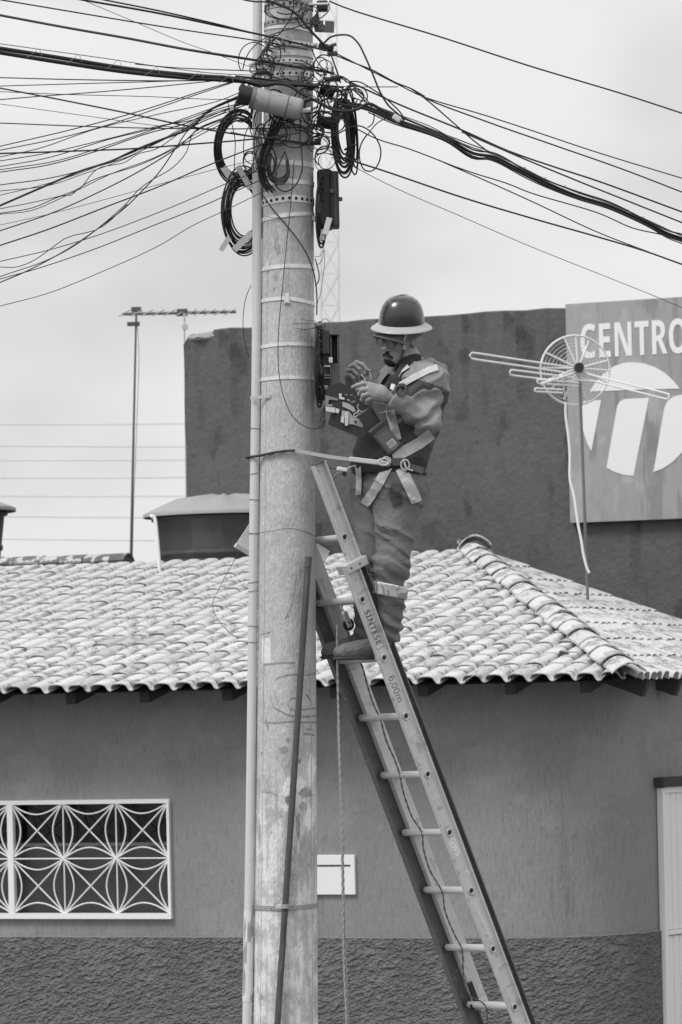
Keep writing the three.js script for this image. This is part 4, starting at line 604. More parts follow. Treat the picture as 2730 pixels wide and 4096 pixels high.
// the tangle on the pole head
const tangle = [
  [[[560, -10], [640, 25], [740, 70], [850, 190], [930, 275], [950, 300]], 10, 'thick black cable slanting over the pole head', -0.17, -0.13],
  [[[975, 330], [1000, 400], [1025, 470], [1040, 520]], 7, 'black cable dropping from the looped clamp', -0.1, -0.14],
  [[[930, 275], [980, 232], [1050, 218], [1100, 225], [1150, 270], [1190, 345], [1240, 460], [1290, 580], [1340, 660], [1400, 715], [1440, 755]], 8, 'big black loop arching above the right cables', -0.1, -0.2],
  [[[970, 330], [1100, 385], [1240, 440], [1390, 520], [1480, 555], [1568, 605]], 6, 'black cable leaving the looped clamp to the right', -0.1, -0.1],
  [[[745, -5], [742, 70], [690, 170], [640, 230], [600, 280], [570, 350]], 5, 'black wire hanging down over the pole head', -0.14, -0.13],
  [[[430, -2], [500, 10], [570, 12], [640, 22], [720, 50]], 8, 'twisted black cable entering at the very top', -0.1, -0.15],
  [[[290, 480], [400, 500], [560, 530], [640, 522], [720, 540], [800, 590], [900, 640], [1000, 690], [1080, 697], [1150, 682], [1215, 650], [1300, 690], [1400, 738]], 13, 'thick black cable snaking under the closure to the right bundle', -0.22, -0.2],
  [[[420, 490], [600, 505], [800, 522], [1000, 540], [1180, 545], [1400, 545]], 4, 'pale horizontal wire crossing the pole above the closure', -0.18, -0.1],
  [[[380, 478], [560, 495], [760, 520], [940, 535], [1060, 550]], 8, 'black cable lying flat above the closure', -0.17, -0.15],
  [[[415, 445], [400, 400], [402, 350], [430, 295], [470, 270], [505, 265], [560, 290]], 4.5, 'outer small loop on the left of the pole head', -0.1, -0.12],
  [[[425, 445], [440, 380], [475, 315], [525, 268], [580, 230], [660, 200], [760, 170], [880, 130], [940, 95], [968, 60], [965, 20]], 4.5, 'wire looping from the left side over the pole head', -0.13, -0.1],
  [[[830, 690], [850, 750], [880, 810], [920, 850], [970, 860], [1040, 830], [1110, 795], [1160, 790], [1220, 820], [1270, 880], [1292, 950], [1275, 1030], [1235, 1072], [1190, 1065], [1165, 1020], [1158, 950], [1175, 890], [1205, 845]], 6, 'round black loop hanging right of the coils', -0.16, -0.12],
  [[[1100, 510], [1160, 515], [1240, 560], [1300, 600], [1360, 650], [1410, 700], [1440, 745]], 6, 'black cable arching into the right bundle joint', -0.13, -0.2],
  [[[1130, 560], [1180, 600], [1225, 655], [1250, 720], [1240, 775], [1210, 800]], 5, 'short dark cable curving down right of the pole', -0.14, -0.12],
  [[[910, 612], [980, 582], [1060, 567], [1110, 560], [1150, 590], [1200, 640]], 7, 'dark cable arching over the right coil', -0.14, -0.13],
  [[[1330, 740], [1280, 765], [1240, 805], [1215, 840]], 4.5, 'short cable from the right bundle down to the loop', -0.2, -0.12],
  [[[330, 620], [350, 740], [378, 880], [375, 1000], [372, 1100], [380, 1180]], 4, 'thin black cable hanging down left of the conduit', -0.1, -0.1],
  [[[490, 700], [470, 780], [485, 850], [530, 900], [510, 960], [492, 1010], [495, 1080]], 4.5, 'wavy black cable hanging in front of the conduit', -0.16, -0.15],
  [[[480, 760], [440, 850], [432, 950], [445, 1005], [490, 1030], [540, 1000]], 4, 'thin loop hanging in front of the left coil', -0.14, -0.14],
  [[[790, 740], [785, 850], [795, 960], [800, 1050], [785, 1110], [750, 1170], [700, 1200], [660, 1190], [630, 1150], [640, 1080]], 6, 'black cable hanging in a deep loop on the pole front', -0.17, -0.16],
  [[[690, 950], [650, 1040], [622, 1110], [650, 1140], [690, 1130], [712, 1080], [705, 1000], [692, 952]], 6, 'tear-shaped black loop on the pole front', -0.19, -0.19],
  [[[350, 830], [480, 855], [600, 870], [720, 890], [850, 910], [910, 895]], 6, 'black cable tied across the pole under the closure', -0.14, -0.16],
  [[[500, 870], [620, 860], [740, 840], [850, 805], [900, 770]], 5, 'lighter twisted cable tied off below the closure', -0.19, -0.16],
  [[[820, 560], [815, 640], [825, 720], [840, 760]], 8, 'pale vertical lead beside the closure end', -0.22, -0.2],
  [[[860, 310], [890, 380], [930, 430], [990, 460], [1060, 500], [1120, 540], [1190, 600]], 5, 'black wire sloping down right of the pole bands', -0.14, -0.13],
  [[[600, 240], [570, 310], [550, 380], [560, 440], [610, 470]], 6, 'black wire bunched on the left rim of the pole', -0.14, -0.15],
  [[[640, 350], [600, 400], [580, 450], [630, 490], [720, 500]], 5, 'dark wire curling round the left pole rim', -0.16, -0.16],
  [[[870, 1000], [920, 960], [1000, 975], [1080, 995], [1160, 1020]], 4, 'thin black cable leaving the tangle low on the right', -0.14, -0.1],
  [[[880, 945], [930, 920], [1000, 900], [1020, 940], [1010, 980], [980, 990]], 2.6, 'hair-thin curl of wire low on the right', -0.12, -0.1],
  [[[560, 640], [640, 720], [700, 760], [780, 790], [860, 830], [930, 850]], 7, 'black cable emerging from under the closure', -0.17, -0.15],
];
for (const [p, w, l, a, b] of tangle) cable('loose_cable', l, Z1(p), w, PD0 + a, PD0 + b, l.startsWith('pale') || l.startsWith('lighter') ? M.cableGrey : M.cable, 'loose cables on the pole head', 0.03);
{ // a dark sheaf of parallel leads down the front of the pole
  const R = rng(77); for (let k = 0; k < 9; k++) { const o = k * 7 - 28; cable('sheaf_cable', 'black lead in the dark sheaf hanging down the pole front', Z1([[650 + o * 1.3, 740 + R() * 20], [610 + o, 850], [568 + o, 950 + R() * 10], [545 + o * 0.7, 1060], [560 + o * 0.8, 1130 + R() * 20], [590 + o + R() * 20, 1190 + R() * 30]]), 6, PD0 - 0.155 - 0.01 * R(), PD0 - 0.15 - 0.02 * R(), M.cable, 'sheaf of leads down the pole front'); }
  for (let k = 0; k < 6; k++) { const o = k * 9; cable('sheaf_cable', 'black lead curled in the small nest on the pole front', Z1([[585 + o * 0.5, 960], [578 + o * 0.5, 1080 - o * 0.4], [610 + o * 0.3, 1140 - o * 0.6], [670, 1158 - o], [715 - o * 0.4, 1110 - o * 0.5], [712 - o * 0.3, 1000]]), 4.5, PD0 - 0.17, PD0 - 0.165, M.cable, 'nest of leads on the pole front', 0.02); }
  const spots = [[560, 420, 60, 60], [880, 480, 90, 60], [960, 560, 70, 70], [880, 700, 70, 60], [970, 770, 90, 50], [1010, 620, 70, 60], [620, 600, 60, 40], [560, 480, 80, 40], [900, 900, 70, 50], [940, 1000, 60, 60], [430, 690, 60, 60], [480, 560, 60, 30], [1050, 700, 60, 80], [840, 640, 70, 60], [1130, 600, 60, 50], [540, 900, 50, 120], [470, 1000, 50, 60], [880, 830, 60, 40], [620, 330, 50, 70], [640, 250, 70, 40], [760, 460, 110, 60], [700, 690, 90, 60], [640, 820, 90, 70], [770, 840, 90, 60], [600, 1010, 50, 90], [980, 680, 80, 70], [930, 430, 60, 60], [560, 760, 60, 80], [1040, 520, 80, 40], [700, 60, 110, 50], [840, 120, 60, 60]];
  spots.forEach(([x, y, rx, ry], s) => { for (let q = 0; q < 3; q++) { const p = []; let a = R() * 6.28; const n = 9 + Math.floor(R() * 6), sg = R() < 0.5 ? 1 : -1, g0 = 0.7 + 0.5 * R(), g1 = 0.3 + 0.4 * R(), ox = (R() - 0.5) * 40, oy = (R() - 0.5) * 50; for (let k = 0; k < n; k++) { a += sg * (0.42 + R() * 0.12); const f = g0 + (g1 - g0) * k / n, s2 = k / n; p.push([x + ox * s2 + Math.cos(a) * rx * f * 1.2, y + oy * s2 + Math.sin(a) * ry * f * 1.4]); } cable('tangled_wire', 'black wire curled at pole head ' + (x < 620 ? 'left rim' : x < 860 ? 'front' : x < 970 ? 'right rim' : 'far right side') + ', ' + (y < 150 ? 'at the very top' : y < 300 ? 'beside the upper clamps' : y < 450 ? 'among the perforated bands' : y < 560 ? 'level with the trunk cable' : y < 660 ? 'level with the splice closure' : y < 730 ? 'just under the splice closure' : y < 860 ? 'by the tied cables' : y < 960 ? 'above the bright band' : 'beside the coils'), Z1(p), 3 + R() * 4, PD0 - 0.17 - 0.04 * R(), PD0 - 0.15, R() < 0.2 ? M.cableGrey : M.cable, 'curled wires in the tangle', 0.02); } });
}
// wires hanging down the pole front
cable('drop_wire', 'long thin wire trailing down the pole front to the terminal box', [[1178, 640], [1165, 800], [1145, 1000], [1128, 1180], [1117, 1300], [1113, 1400], [1118, 1500], [1140, 1600], [1175, 1670], [1210, 1700], [1250, 1715], [1290, 1708], [1298, 1660]], 3.4, PD0 - 0.145, PD0 - 0.17);
cable('drop_wire', 'thicker black wire crossing the pole front from left to right', [[1055, 785], [1090, 835], [1150, 905], [1200, 970], [1235, 1030], [1258, 1100], [1268, 1180], [1268, 1260]], 5.5, PD0 - 0.11, PD0 - 0.09, M.cable, undefined, 0.05);
cable('drop_wire', 'thin wire bowing out left of the conduit', [[1005, 1140], [985, 1190], [975, 1250], [974, 1320], [985, 1390], [998, 1430]], 3, PD0, PD0);
cable('drop_wire', 'hair-thin wire hanging right of the upper enclosure', [[1300, 1000], [1299, 1050], [1293, 1110], [1284, 1170], [1270, 1215]], 2.2, PD0 - 0.05, PD0 - 0.1);
cable('drop_wire', 'hair-thin wire swinging back from the upper coil to the pole', [[1296, 990], [1290, 1010], [1278, 1025], [1259, 1027]], 2.2, PD0 - 0.05, PD0 - 0.02);
cable('drop_wire', 'thin wire swinging from the upper coil down to the pole rim', [[1295, 1000], [1292, 1030], [1283, 1050], [1269, 1060]], 2.6, PD0 - 0.05, PD0 - 0.02);
cable('drop_wire', 'short dark double wire bulging at the right pole rim', [[1262, 1035], [1270, 1065], [1277, 1095], [1275, 1125], [1262, 1145]], 5, PD0 - 0.04, PD0 - 0.06);
cable('drop_wire', 'slack thin wire sagging in front of the roof left of the pole', [[1000, 2085], [960, 2115], [905, 2160], [850, 2205]], 2.4, PD0 - 0.02, PD0 + 0.4, M.cableGrey);
cable('drop_wire', 'thin dark wire hanging from the white plate before the roof', [[965, 2195], [940, 2240], [905, 2300], [870, 2370], [852, 2410], [858, 2450], [890, 2500], [940, 2545], [1000, 2548]], 2.6, PD0 + 0.25, PD0, M.cableGrey);
cable('tie_wire', 'thin wire tied round the pole below the lanyard', [[1000, 2138], [1050, 2130], [1120, 2118], [1128, 2116], [1175, 2115], [1220, 2126], [1262, 2146]], 2.4, PD0 - 0.08, PD0 - 0.06, M.steelDark, undefined, 0.1);
cable('tie_wire', 'faint curved wire lying on the pole above the painted scrawl', [[1187, 2300], [1178, 2370], [1160, 2440], [1130, 2490], [1085, 2525], [1040, 2540]], 2.2, PD0 - 0.15, PD0 - 0.10, M.steelDark, undefined, 0.02);
cable('tie_wire', 'short wire twist standing off the slanting band', [[1052, 862], [1085, 870], [1120, 872], [1150, 872], [1178, 870]], 2.6, PD0 - 0.1, PD0 - 0.15, M.steelDark);
// wire ends poking left from the terminal box lashing
[[1276, 1170], [1284, 1206], [1296, 1183], [1300, 1195]].forEach(([ya, k2], k) => cable('tie_wire', 'stiff wire end poking left over the pole at the terminal box, ' + ordinal[k] + ' from the top', [[[1204, 1276], [1235, 1282], [1265, 1285]], [[1170, 1296], [1220, 1294], [1268, 1296]], [[1183, 1314], [1225, 1317], [1265, 1312]], [[1195, 1325], [1230, 1318], [1268, 1308]]][k], 2.4, PD0 - 0.15, PD0 - 0.08, M.steelDark, 'stiff wire ends at the terminal box'));
// coils of spare cable
function coil(label, cx, cy, rx, ry, turns, spread, w, d, seed, extra = {}) {
  const o = at(cx, cy, d), t = thing('cable_coil', label, 'cable coil', o, 'coils of spare cable'); const R = rng(seed);
  for (let k = 0; k < turns; k++) { const f = 1 - spread * (k / turns), p = [], ph = R() * 6.28, jx = (R() - 0.5) * 4, jy = (R() - 0.5) * 6; for (let i = 0; i < 22; i++) { const a = i / 22 * 2 * Math.PI, wob = 1 + 0.025 * Math.sin(2 * a + ph); p.push(at(cx + jx + Math.cos(a) * rx * f * wob + (extra.skew || 0) * Math.sin(a), cy + jy + Math.sin(a) * ry * f * wob, d + (extra.dz || 0) * Math.cos(a) + (R() - 0.5) * 0.012 + 0.01 * (k % 3)).sub(o)); } part('turn', tube(p, w / 2 / PS, 66, 6, true), M.cable, t); }
  for (const [a, b, wd] of extra.bars || []) part('flat_bracket', local(bar(at(a[0], a[1], d - 0.06), at(b[0], b[1], d - 0.06), wd / PS, 0.006, V(0.2, 0, 1)), o), M.galv, t);
  for (const a of extra.ties || []) { const c = at(cx + Math.cos(a) * rx * (1 - spread / 2), cy + Math.sin(a) * ry * (1 - spread / 2), d).sub(o); part('tie', new THREE.TorusGeometry(rx * spread * 0.62 / PS + 0.008, 0.0035, 6, 16).rotateX(Math.PI / 2).rotateZ(a).translate(c.x, c.y, c.z), M.blackPlastic, t); }
  return t;
}
coil('upper black cable coil left of the conduit', 955, 588, 96, 152, 9, 0.30, 7, PD0 + 0.07, 301, { dz: 0.05, bars: [[[893, 668], [925, 715], 26]], ties: [2.6] });
coil('lower black cable coil left of the conduit with flat metal arms', 975, 845, 88, 176, 13, 0.46, 6.5, PD0 + 0.03, 302, { dz: 0.05, bars: [[[952, 664], [1003, 755], 23], [[1008, 930], [938, 1000], 25], [[918, 950], [884, 1002], 20]] });
coil('tall black cable coil hanging right of the pole head', 1372, 545, 46, 165, 9, 0.62, 8, PD0 - 0.02, 303, { dz: 0.10, skew: 6, ties: [0.4] });
coil('narrow cable loops hanging at the right of the tall coil', 1408, 520, 22, 180, 3, 0.5, 7, PD0 + 0.02, 304, { dz: 0.05, skew: 14 });
coil('narrow black coil in front of the upper enclosure', 1287, 850, 22, 140, 7, 0.75, 8, PD0 - 0.10, 305, { dz: 0.07 });
coil('dark bundled coil tied beside the open terminal box', 1281, 1460, 20, 168, 12, 0.85, 8.5, PD0 - 0.13, 306, { dz: 0.05 });
{ const p = at(1283, 1308, PD0 - 0.16), t = thing('wire_lashing', 'pale wire lashing at the top of the bundled coil', 'wire', p); for (let k = 0; k < 4; k++) part('turn', new THREE.TorusGeometry(0.024, 0.002, 5, 18).rotateX(Math.PI / 2 - 0.3 + 0.15 * k).translate(0, k * 0.006, 0), M.wireSteel, t); part('tail', tube([V(0, 0.02, 0), V(0.02, 0.04, 0), V(0.045, 0.02, 0), V(0.055, -0.03, 0)], 0.002, 16, 5), M.wireSteel, t); }
{ const p = at(1310, 905, PD0 - 0.16), t = thing('metal_tag', 'pale bent metal tag on the coil before the upper enclosure', 'tag', p); part('plate', box(0.028, 0.085, 0.006, 0, 0, 0, 0.003).rotateZ(-0.3), M.galv, t); part('fold', box(0.024, 0.05, 0.006).rotateZ(-0.2).translate(-0.022, -0.04, -0.006), grey(0.3, 0.6), t); }
// upper dark enclosure
{
  const p = at(1300, 800, PD0 - 0.02), t = thing('upper_enclosure', 'tall black ribbed enclosure high on the right of the pole', 'enclosure', p);
  part('case', box(0.075, 0.285, 0.13, 0.002, 0, 0, 0.018), M.blackPlastic, t); part('cover', box(0.042, 0.27, 0.12, 0.048, -0.004, 0.012, 0.012), M.greyPlastic, t); part('rib', box(0.012, 0.26, 0.012, 0.036, 0, 0.076, 0.004), M.blackPlastic, t); part('rib', box(0.010, 0.255, 0.012, 0.064, -0.004, 0.074, 0.004), grey(0.04, 0.5), t);
  part('latch', box(0.022, 0.022, 0.02, 0.036, 0.03, 0.085, 0.006), M.greyPlastic, t); part('latch', box(0.028, 0.02, 0.02, 0.072, -0.005, 0.06, 0.006), M.greyPlastic, t); part('bracket', box(0.05, 0.02, 0.05, -0.04, -0.09, 0), M.galv, t);
}
// ---------------------------------------------------------------- extension ladder leaning on the pole
const ladN = (k, dw = 0) => at(1361 + 87.1 * k, 2165 + 232.9 * k, 18.40 + 0.066 * k);
const ladF = (k) => at(1361 + 87.1 * k - 172, 2165 + 232.9 * k + 27, 18.40 + 0.066 * k + 0.31);
{
  const n0 = ladN(0), n8 = ladN(8), uA = n0.clone().sub(n8).normalize();
  const base = n8.clone().addScaledVector(uA, -n8.y / uA.y); // near foot on the pavement
  const v = ladF(4).sub(ladN(4)); const W = v.length(); v.addScaledVector(uA, -v.dot(uA)).normalize(); const w = v.clone().cross(uA).normalize();
  const t = thing('extension_ladder', 'fibreglass extension ladder leaning against the pole with the worker on it', 'ladder', base);
  t.quaternion.setFromRotationMatrix(new THREE.Matrix4().makeBasis(v, uA, w)); t.updateMatrixWorld();
  const loc = (p) => t.worldToLocal(p.clone()); const yTop = loc(at(1268, 1862, 18.33)).y, yB = loc(at(1395, 2262, 18.42)).y, yk = (k) => loc(ladN(k)).y;
  const rail = (y0, y1, x, z0, z1, out, fl, mat, name) => { // channel section: web with two flanges
    const s = new THREE.Shape(); const T = 0.0045, o = out; const pts = [[x, z0], [x + o * fl, z0], [x + o * fl, z0 + T], [x + o * T, z0 + T], [x + o * T, z1 - T], [x + o * fl, z1 - T], [x + o * fl, z1], [x, z1]]; if (o > 0) pts.reverse(); s.setFromPoints(pts.map(([a, b]) => new THREE.Vector2(a, -b)));
    const g = new THREE.ExtrudeGeometry(s, { depth: y1 - y0, bevelEnabled: true, bevelSize: 0.0008, bevelThickness: 0.0008, bevelSegments: 1 }).rotateX(-Math.PI / 2).translate(0, y0, 0); const p = g.attributes.position, uv = g.attributes.uv; for (let k = 0; k < p.count; k++) uv.setXY(k, (p.getZ(k) + p.getX(k)) * 4, p.getY(k) / 2); return part(name, g, mat, t); };
  const railM = M.rail;
  rail(0, yB, 0, -0.042, 0.040, -1, 0.022, railM, 'base_rail'); rail(0, yB - 0.03, W + 0.016, -0.050, 0.040, -1, 0.030, M.railShade, 'base_rail');  // far rail: shade of the recess painted in by the darker copy
  const yFly0 = loc(at(2050, 4075, 18.9)).y;
  rail(yB, yTop, 0.040, 0.020, 0.092, -1, 0.030, railM, 'fly_rail'); rail(yFly0 - 0.35, yB - 0.002, 0.040, 0.020, 0.094, -1, 0.034, M.railShade, 'fly_rail'); rail(yFly0, yTop, W - 0.040, 0.020, 0.092, 1, 0.030, railM, 'fly_rail');  // lower near fly rail: shade beside the base web painted by the darker copy
  // base rail guide bracket
  part('guide_bracket', box(0.075, 0.045, 0.140, 0.012, yB - 0.012, 0.028, 0.004), M.steel, t); part('guide_bracket', box(0.05, 0.05, 0.10, W + 0.005, yB - 0.05, 0.010, 0.004), M.steelDark, t);
  part('bracket_rivet', new THREE.SphereGeometry(0.006, 8, 6).translate(-0.026, yB - 0.012, -0.01), M.steelDark, t); part('bracket_rivet', new THREE.SphereGeometry(0.006, 8, 6).translate(-0.026, yB - 0.012, 0.045), M.steelDark, t);
  const ribs = (r) => { const s = new THREE.Shape(); for (let i = 0; i < 36; i++) { const a = i / 36 * 2 * Math.PI, q = r * (i % 2 ? 0.95 : 1.0); i ? s.lineTo(Math.cos(a) * q, Math.sin(a) * q) : s.moveTo(Math.cos(a) * q, Math.sin(a) * q); } return s; };
  const rungG = new THREE.ExtrudeGeometry(ribs(0.0175), { depth: W - 0.004, bevelEnabled: false }).rotateY(Math.PI / 2); const rungF = new THREE.ExtrudeGeometry(ribs(0.016), { depth: W - 0.086, bevelEnabled: false }).rotateY(Math.PI / 2);
  const eye = new THREE.TorusGeometry(0.0165, 0.0055, 8, 20).rotateY(Math.PI / 2), hole = new THREE.CylinderGeometry(0.0125, 0.0125, 0.003, 16).rotateZ(Math.PI / 2);
  for (let k = 0; k <= 11; k++) { const y = yk(k); if (y < 0.1) break;
    if (k >= 1) { const m = part('rung', rungG, M.galv, t); m.position.set(0.002, y, 0); }
    if (k < 8.5) { const f = part('fly_rung', rungF, M.galv, t); f.position.set(0.043, y - (k ? 0.024 : 0), 0.056); }
    const e = part('rung_eyelet', eye, M.steel, t); e.position.set(-0.006, y, k ? -0.002 : 0.056); if (!k) e.position.x = 0.034; const h = part('eyelet_hole', hole, M.blackPlastic, t); h.position.copy(e.position); h.position.x -= -0.001;
    const fb = part('rung_ferrule', new THREE.CylinderGeometry(0.021, 0.021, 0.008, 14).rotateZ(Math.PI / 2), M.steelDark, t); fb.position.set(W - 0.006, y, 0); if (!k) fb.position.set(W - 0.05, y, 0.056); }
  part('foot', box(0.06, 0.04, 0.12, -0.01, 0.0, 0, 0.01), M.blackPlastic, t); part('foot', box(0.06, 0.04, 0.12, W + 0.01, 0.0, 0, 0.01), M.blackPlastic, t);
  // top end: bolts on the fly rail
  part('top_end', box(0.028, 0.006, 0.072, 0.026, yTop + 0.003, 0.056), M.steelDark, t);
  for (const dy of [0.14, 0.19]) part('bolt', new THREE.CylinderGeometry(0.008, 0.008, 0.008, 8).rotateZ(Math.PI / 2).translate(0.034, yTop - dy, 0.044), M.steel, t);
  part('bolt', new THREE.CylinderGeometry(0.007, 0.007, 0.008, 8).rotateZ(Math.PI / 2).translate(0.034, yTop - 0.035, 0.056), M.steel, t);
  // printing on the web: reads downwards
  const print = (txt, font, px, py, size, mat, zoff) => { const g = new TextGeometry(txt, { font, size, depth: 0.0006, curveSegments: 3 }); const p = loc(at(px, py, 18.5)); const m = part('printed_lettering', g.applyMatrix4(new THREE.Matrix4().makeBasis(V(0, -1, 0), V(0, 0, 1), V(-1, 0, 0))), mat, t); m.position.set(-0.0052, p.y, zoff); };
  const ink = grey(0.13, 0.7); print('SÍNTESE', fontBold, 1452, 2440, 0.034, ink, -0.016); print('6,00m', fontReg, 1560, 2712, 0.036, ink, -0.018);
  { const p0 = loc(at(1450, 2478, 18.5)).y, p1 = loc(at(1508, 2600, 18.5)).y; for (const [a, b, c, d] of [[p0, -0.024, p1, -0.024], [p1, -0.024, p1, 0.024], [p1, 0.024, p0 - 0.02, 0.024]]) part('printed_frame', bar(V(-0.0056, a, b), V(-0.0056, c, d), 0.0022, 0.0008, V(1, 0, 0)), ink, t); }
  const sticker = grey(0.88, 0.6); print('GWS', fontBold, 1822, 3400, 0.032, sticker, -0.012); print('fibra', fontBold, 1820, 3412, 0.014, sticker, -0.026);
  { const c = loc(at(1872, 3490, 18.8)); for (const r of [0.008, 0.014, 0.020]) part('printed_arc', new THREE.TorusGeometry(r, 0.0022, 4, 12, 2.2).rotateZ(-0.6).rotateY(-Math.PI / 2).translate(-0.0055, c.y, 0.006), sticker, t); }
  { const R = rng(55), y0 = loc(at(1900, 3600, 18.8)).y, y1 = loc(at(1955, 3770, 18.8)).y; const pl = [], pr = []; for (let k = 0; k <= 22; k++) { const y = y0 + (y1 - y0) * k / 22; const c = -0.008 + 0.024 * k / 22, hw = (k < 4 ? 0.022 : 0.016) * (0.6 + 0.55 * R()); pl.push(new THREE.Vector2(c - hw, y)); pr.push(new THREE.Vector2(c + hw * (0.7 + 0.5 * R()), y)); } const s = new THREE.Shape([...pl, ...pr.reverse()]); part('torn_sticker', new THREE.ExtrudeGeometry(s, { depth: 0.0008, bevelEnabled: false }).applyMatrix4(new THREE.Matrix4().makeBasis(V(0, 0, 1), V(0, 1, 0), V(-1, 0, 0))).translate(-0.0052, 0, 0), grey(0.66, 0.7), t); }
  // rung lock near the bottom of the fly section
  { const y = yk(8); part('rung_lock', [box(0.012, 0.13, 0.03, W - 0.05, y + 0.05, 0.02, 0.004), box(0.012, 0.03, 0.07, W - 0.05, y - 0.005, 0.01, 0.004)], M.blackPlastic, t); part('fly_foot', box(0.012, 0.07, 0.06, W - 0.05, yFly0 + 0.02, 0.056, 0.004), M.lightPlastic, t); }
  // pulley on the rung above the worker's boots
  { const y = yk(1), x = W * 0.47; const pl = group('pulley', t); part('hook', tube([V(x, y - 0.018, 0.0), V(x + 0.004, y - 0.035, -0.006), V(x, y - 0.05, -0.004)], 0.006, 10, 6), M.galv, pl); part('cheek', box(0.02, 0.085, 0.034, x, y - 0.095, -0.004, 0.009), M.steel, pl); part('sheave', new THREE.CylinderGeometry(0.03, 0.03, 0.012, 18).rotateZ(Math.PI / 2).translate(x, y - 0.12, -0.004), M.blackPlastic, pl); part('axle', new THREE.CylinderGeometry(0.005, 0.005, 0.026, 8).rotateZ(Math.PI / 2).translate(x, y - 0.11, -0.004), M.steelDark, pl); }
}
function ropeGeo(pts, r, seg, twist = 40) { // two-strand laid rope
  const c = new THREE.CatmullRomCurve3(pts, false, 'centripetal'), L = c.getLength(), n = Math.min(600, Math.round(L * 90)); const out = [[], []];
  for (let k = 0; k <= n; k++) { const p = c.getPointAt(k / n), a = k / n * L * twist * 2; for (const s of [0, 1]) out[s].push(p.clone().add(V(Math.cos(a + s * Math.PI) * r * 0.5, 0, Math.sin(a + s * Math.PI) * r * 0.5))); }
  return out.map((o) => tube(o, r * 0.62, n, 5));
}
single('hauling_rope', 'pale hauling rope hanging straight down from the ladder pulley', 'rope', merge(ropeGeo([at(1349, 2500, 18.60), at(1349, 2580, 18.58), at(1352, 2760, 18.55), at(1358, 3000, 18.5), at(1366, 3300, 18.5), at(1372, 3600, 18.5), at(1376, 3850, 18.5), at(1386, 4096, 18.5), at(1388, 4700, 18.5)], 0.0055, 200)), M.rope);
single('hauling_rope', 'second pale rope strand close beside the hanging hauling rope', 'rope', merge(ropeGeo([at(1352, 2900, 18.53), at(1360, 3100, 18.51), at(1372, 3400, 18.51), at(1379, 3700, 18.51), at(1386, 3900, 18.51), at(1392, 4096, 18.51), at(1398, 4700, 18.5)], 0.005, 200)), M.rope);
single('ladder_rope', 'darker rope threaded down behind the ladder rungs', 'rope', merge(ropeGeo([[1375, 2490], [1395, 2540], [1420, 2600], [1450, 2665], [1470, 2740], [1500, 2830], [1520, 2868], [1545, 2960], [1580, 3040], [1600, 3100], [1612, 3160], [1650, 3270], [1688, 3330], [1694, 3390], [1720, 3480], [1770, 3570], [1780, 3640], [1820, 3740], [1848, 3795], [1853, 3870], [1858, 3930], [1880, 3980], [1930, 4010], [1946, 4030], [1948, 4096], [1950, 4300]].map(([x, y]) => at(x, y, 18.66 + (y - 2490) / 1600 * 0.42)), 0.0045, 300)), M.ropeDark);
// ---------------------------------------------------------------- the lineman
function meshSDF(sdf, mn, mx, cell, uvs = 3) { // surface nets
  const n = [0, 1, 2].map((i) => Math.ceil((mx[i] - mn[i]) / cell) + 1), S = n[0] * n[1], f = new Float32Array(S * n[2]);
  for (let k = 0, o = 0; k < n[2]; k++) for (let j = 0; j < n[1]; j++) for (let i = 0; i < n[0]; i++, o++) f[o] = sdf(mn[0] + i * cell, mn[1] + j * cell, mn[2] + k * cell);
  const id = new Int32Array(S * n[2]).fill(-1), pos = [], idx = []; const co = [0, 1, n[0], n[0] + 1, S, S + 1, S + n[0], S + n[0] + 1]; const E = [[0, 1], [0, 2], [0, 4], [1, 3], [1, 5], [2, 3], [2, 6], [3, 7], [4, 5], [4, 6], [5, 7], [6, 7]];
  for (let k = 0; k < n[2] - 1; k++) for (let j = 0; j < n[1] - 1; j++) for (let i = 0; i < n[0] - 1; i++) { const o = k * S + j * n[0] + i; let neg = 0; for (let c = 0; c < 8; c++) if (f[o + co[c]] < 0) neg++; if (!neg || neg === 8) continue; let x = 0, y = 0, z = 0, m = 0; for (const [a, b] of E) { const fa = f[o + co[a]], fb = f[o + co[b]]; if ((fa < 0) === (fb < 0)) continue; const t = fa / (fa - fb); x += (a & 1) + ((b & 1) - (a & 1)) * t; y += ((a >> 1) & 1) + (((b >> 1) & 1) - ((a >> 1) & 1)) * t; z += (a >> 2) + ((b >> 2) - (a >> 2)) * t; m++; } id[o] = pos.length / 3; pos.push(mn[0] + (i + x / m) * cell, mn[1] + (j + y / m) * cell, mn[2] + (k + z / m) * cell); }
  const q = (a, b, c, d, fl) => { if (a < 0 || b < 0 || c < 0 || d < 0) return; if (fl) idx.push(a, c, b, a, d, c); else idx.push(a, b, c, a, c, d); };
  for (let k = 1; k < n[2] - 1; k++) for (let j = 1; j < n[1] - 1; j++) for (let i = 1; i < n[0] - 1; i++) { const o = k * S + j * n[0] + i, s = f[o] < 0; if (s !== f[o + 1] < 0) q(id[o - n[0] - S], id[o - S], id[o], id[o - n[0]], !s); if (s !== f[o + n[0]] < 0) q(id[o - 1 - S], id[o - 1], id[o], id[o - S], !s); if (s !== f[o + S] < 0) q(id[o - 1 - n[0]], id[o - n[0]], id[o], id[o - 1], !s); }
  const g = new THREE.BufferGeometry(); g.setAttribute('position', new THREE.Float32BufferAttribute(pos, 3)); const uv = []; for (let k = 0; k < pos.length; k += 3) uv.push((pos[k] + pos[k + 2] * 0.7) * uvs, (pos[k + 1] + pos[k + 2] * 0.3) * uvs); g.setAttribute('uv', new THREE.Float32BufferAttribute(uv, 2)); g.setIndex(idx); g.computeVertexNormals(); return g;
}
const smin = (a, b, k) => { const h = Math.max(k - Math.abs(a - b), 0) / k; return Math.min(a, b) - h * h * k * 0.25; };
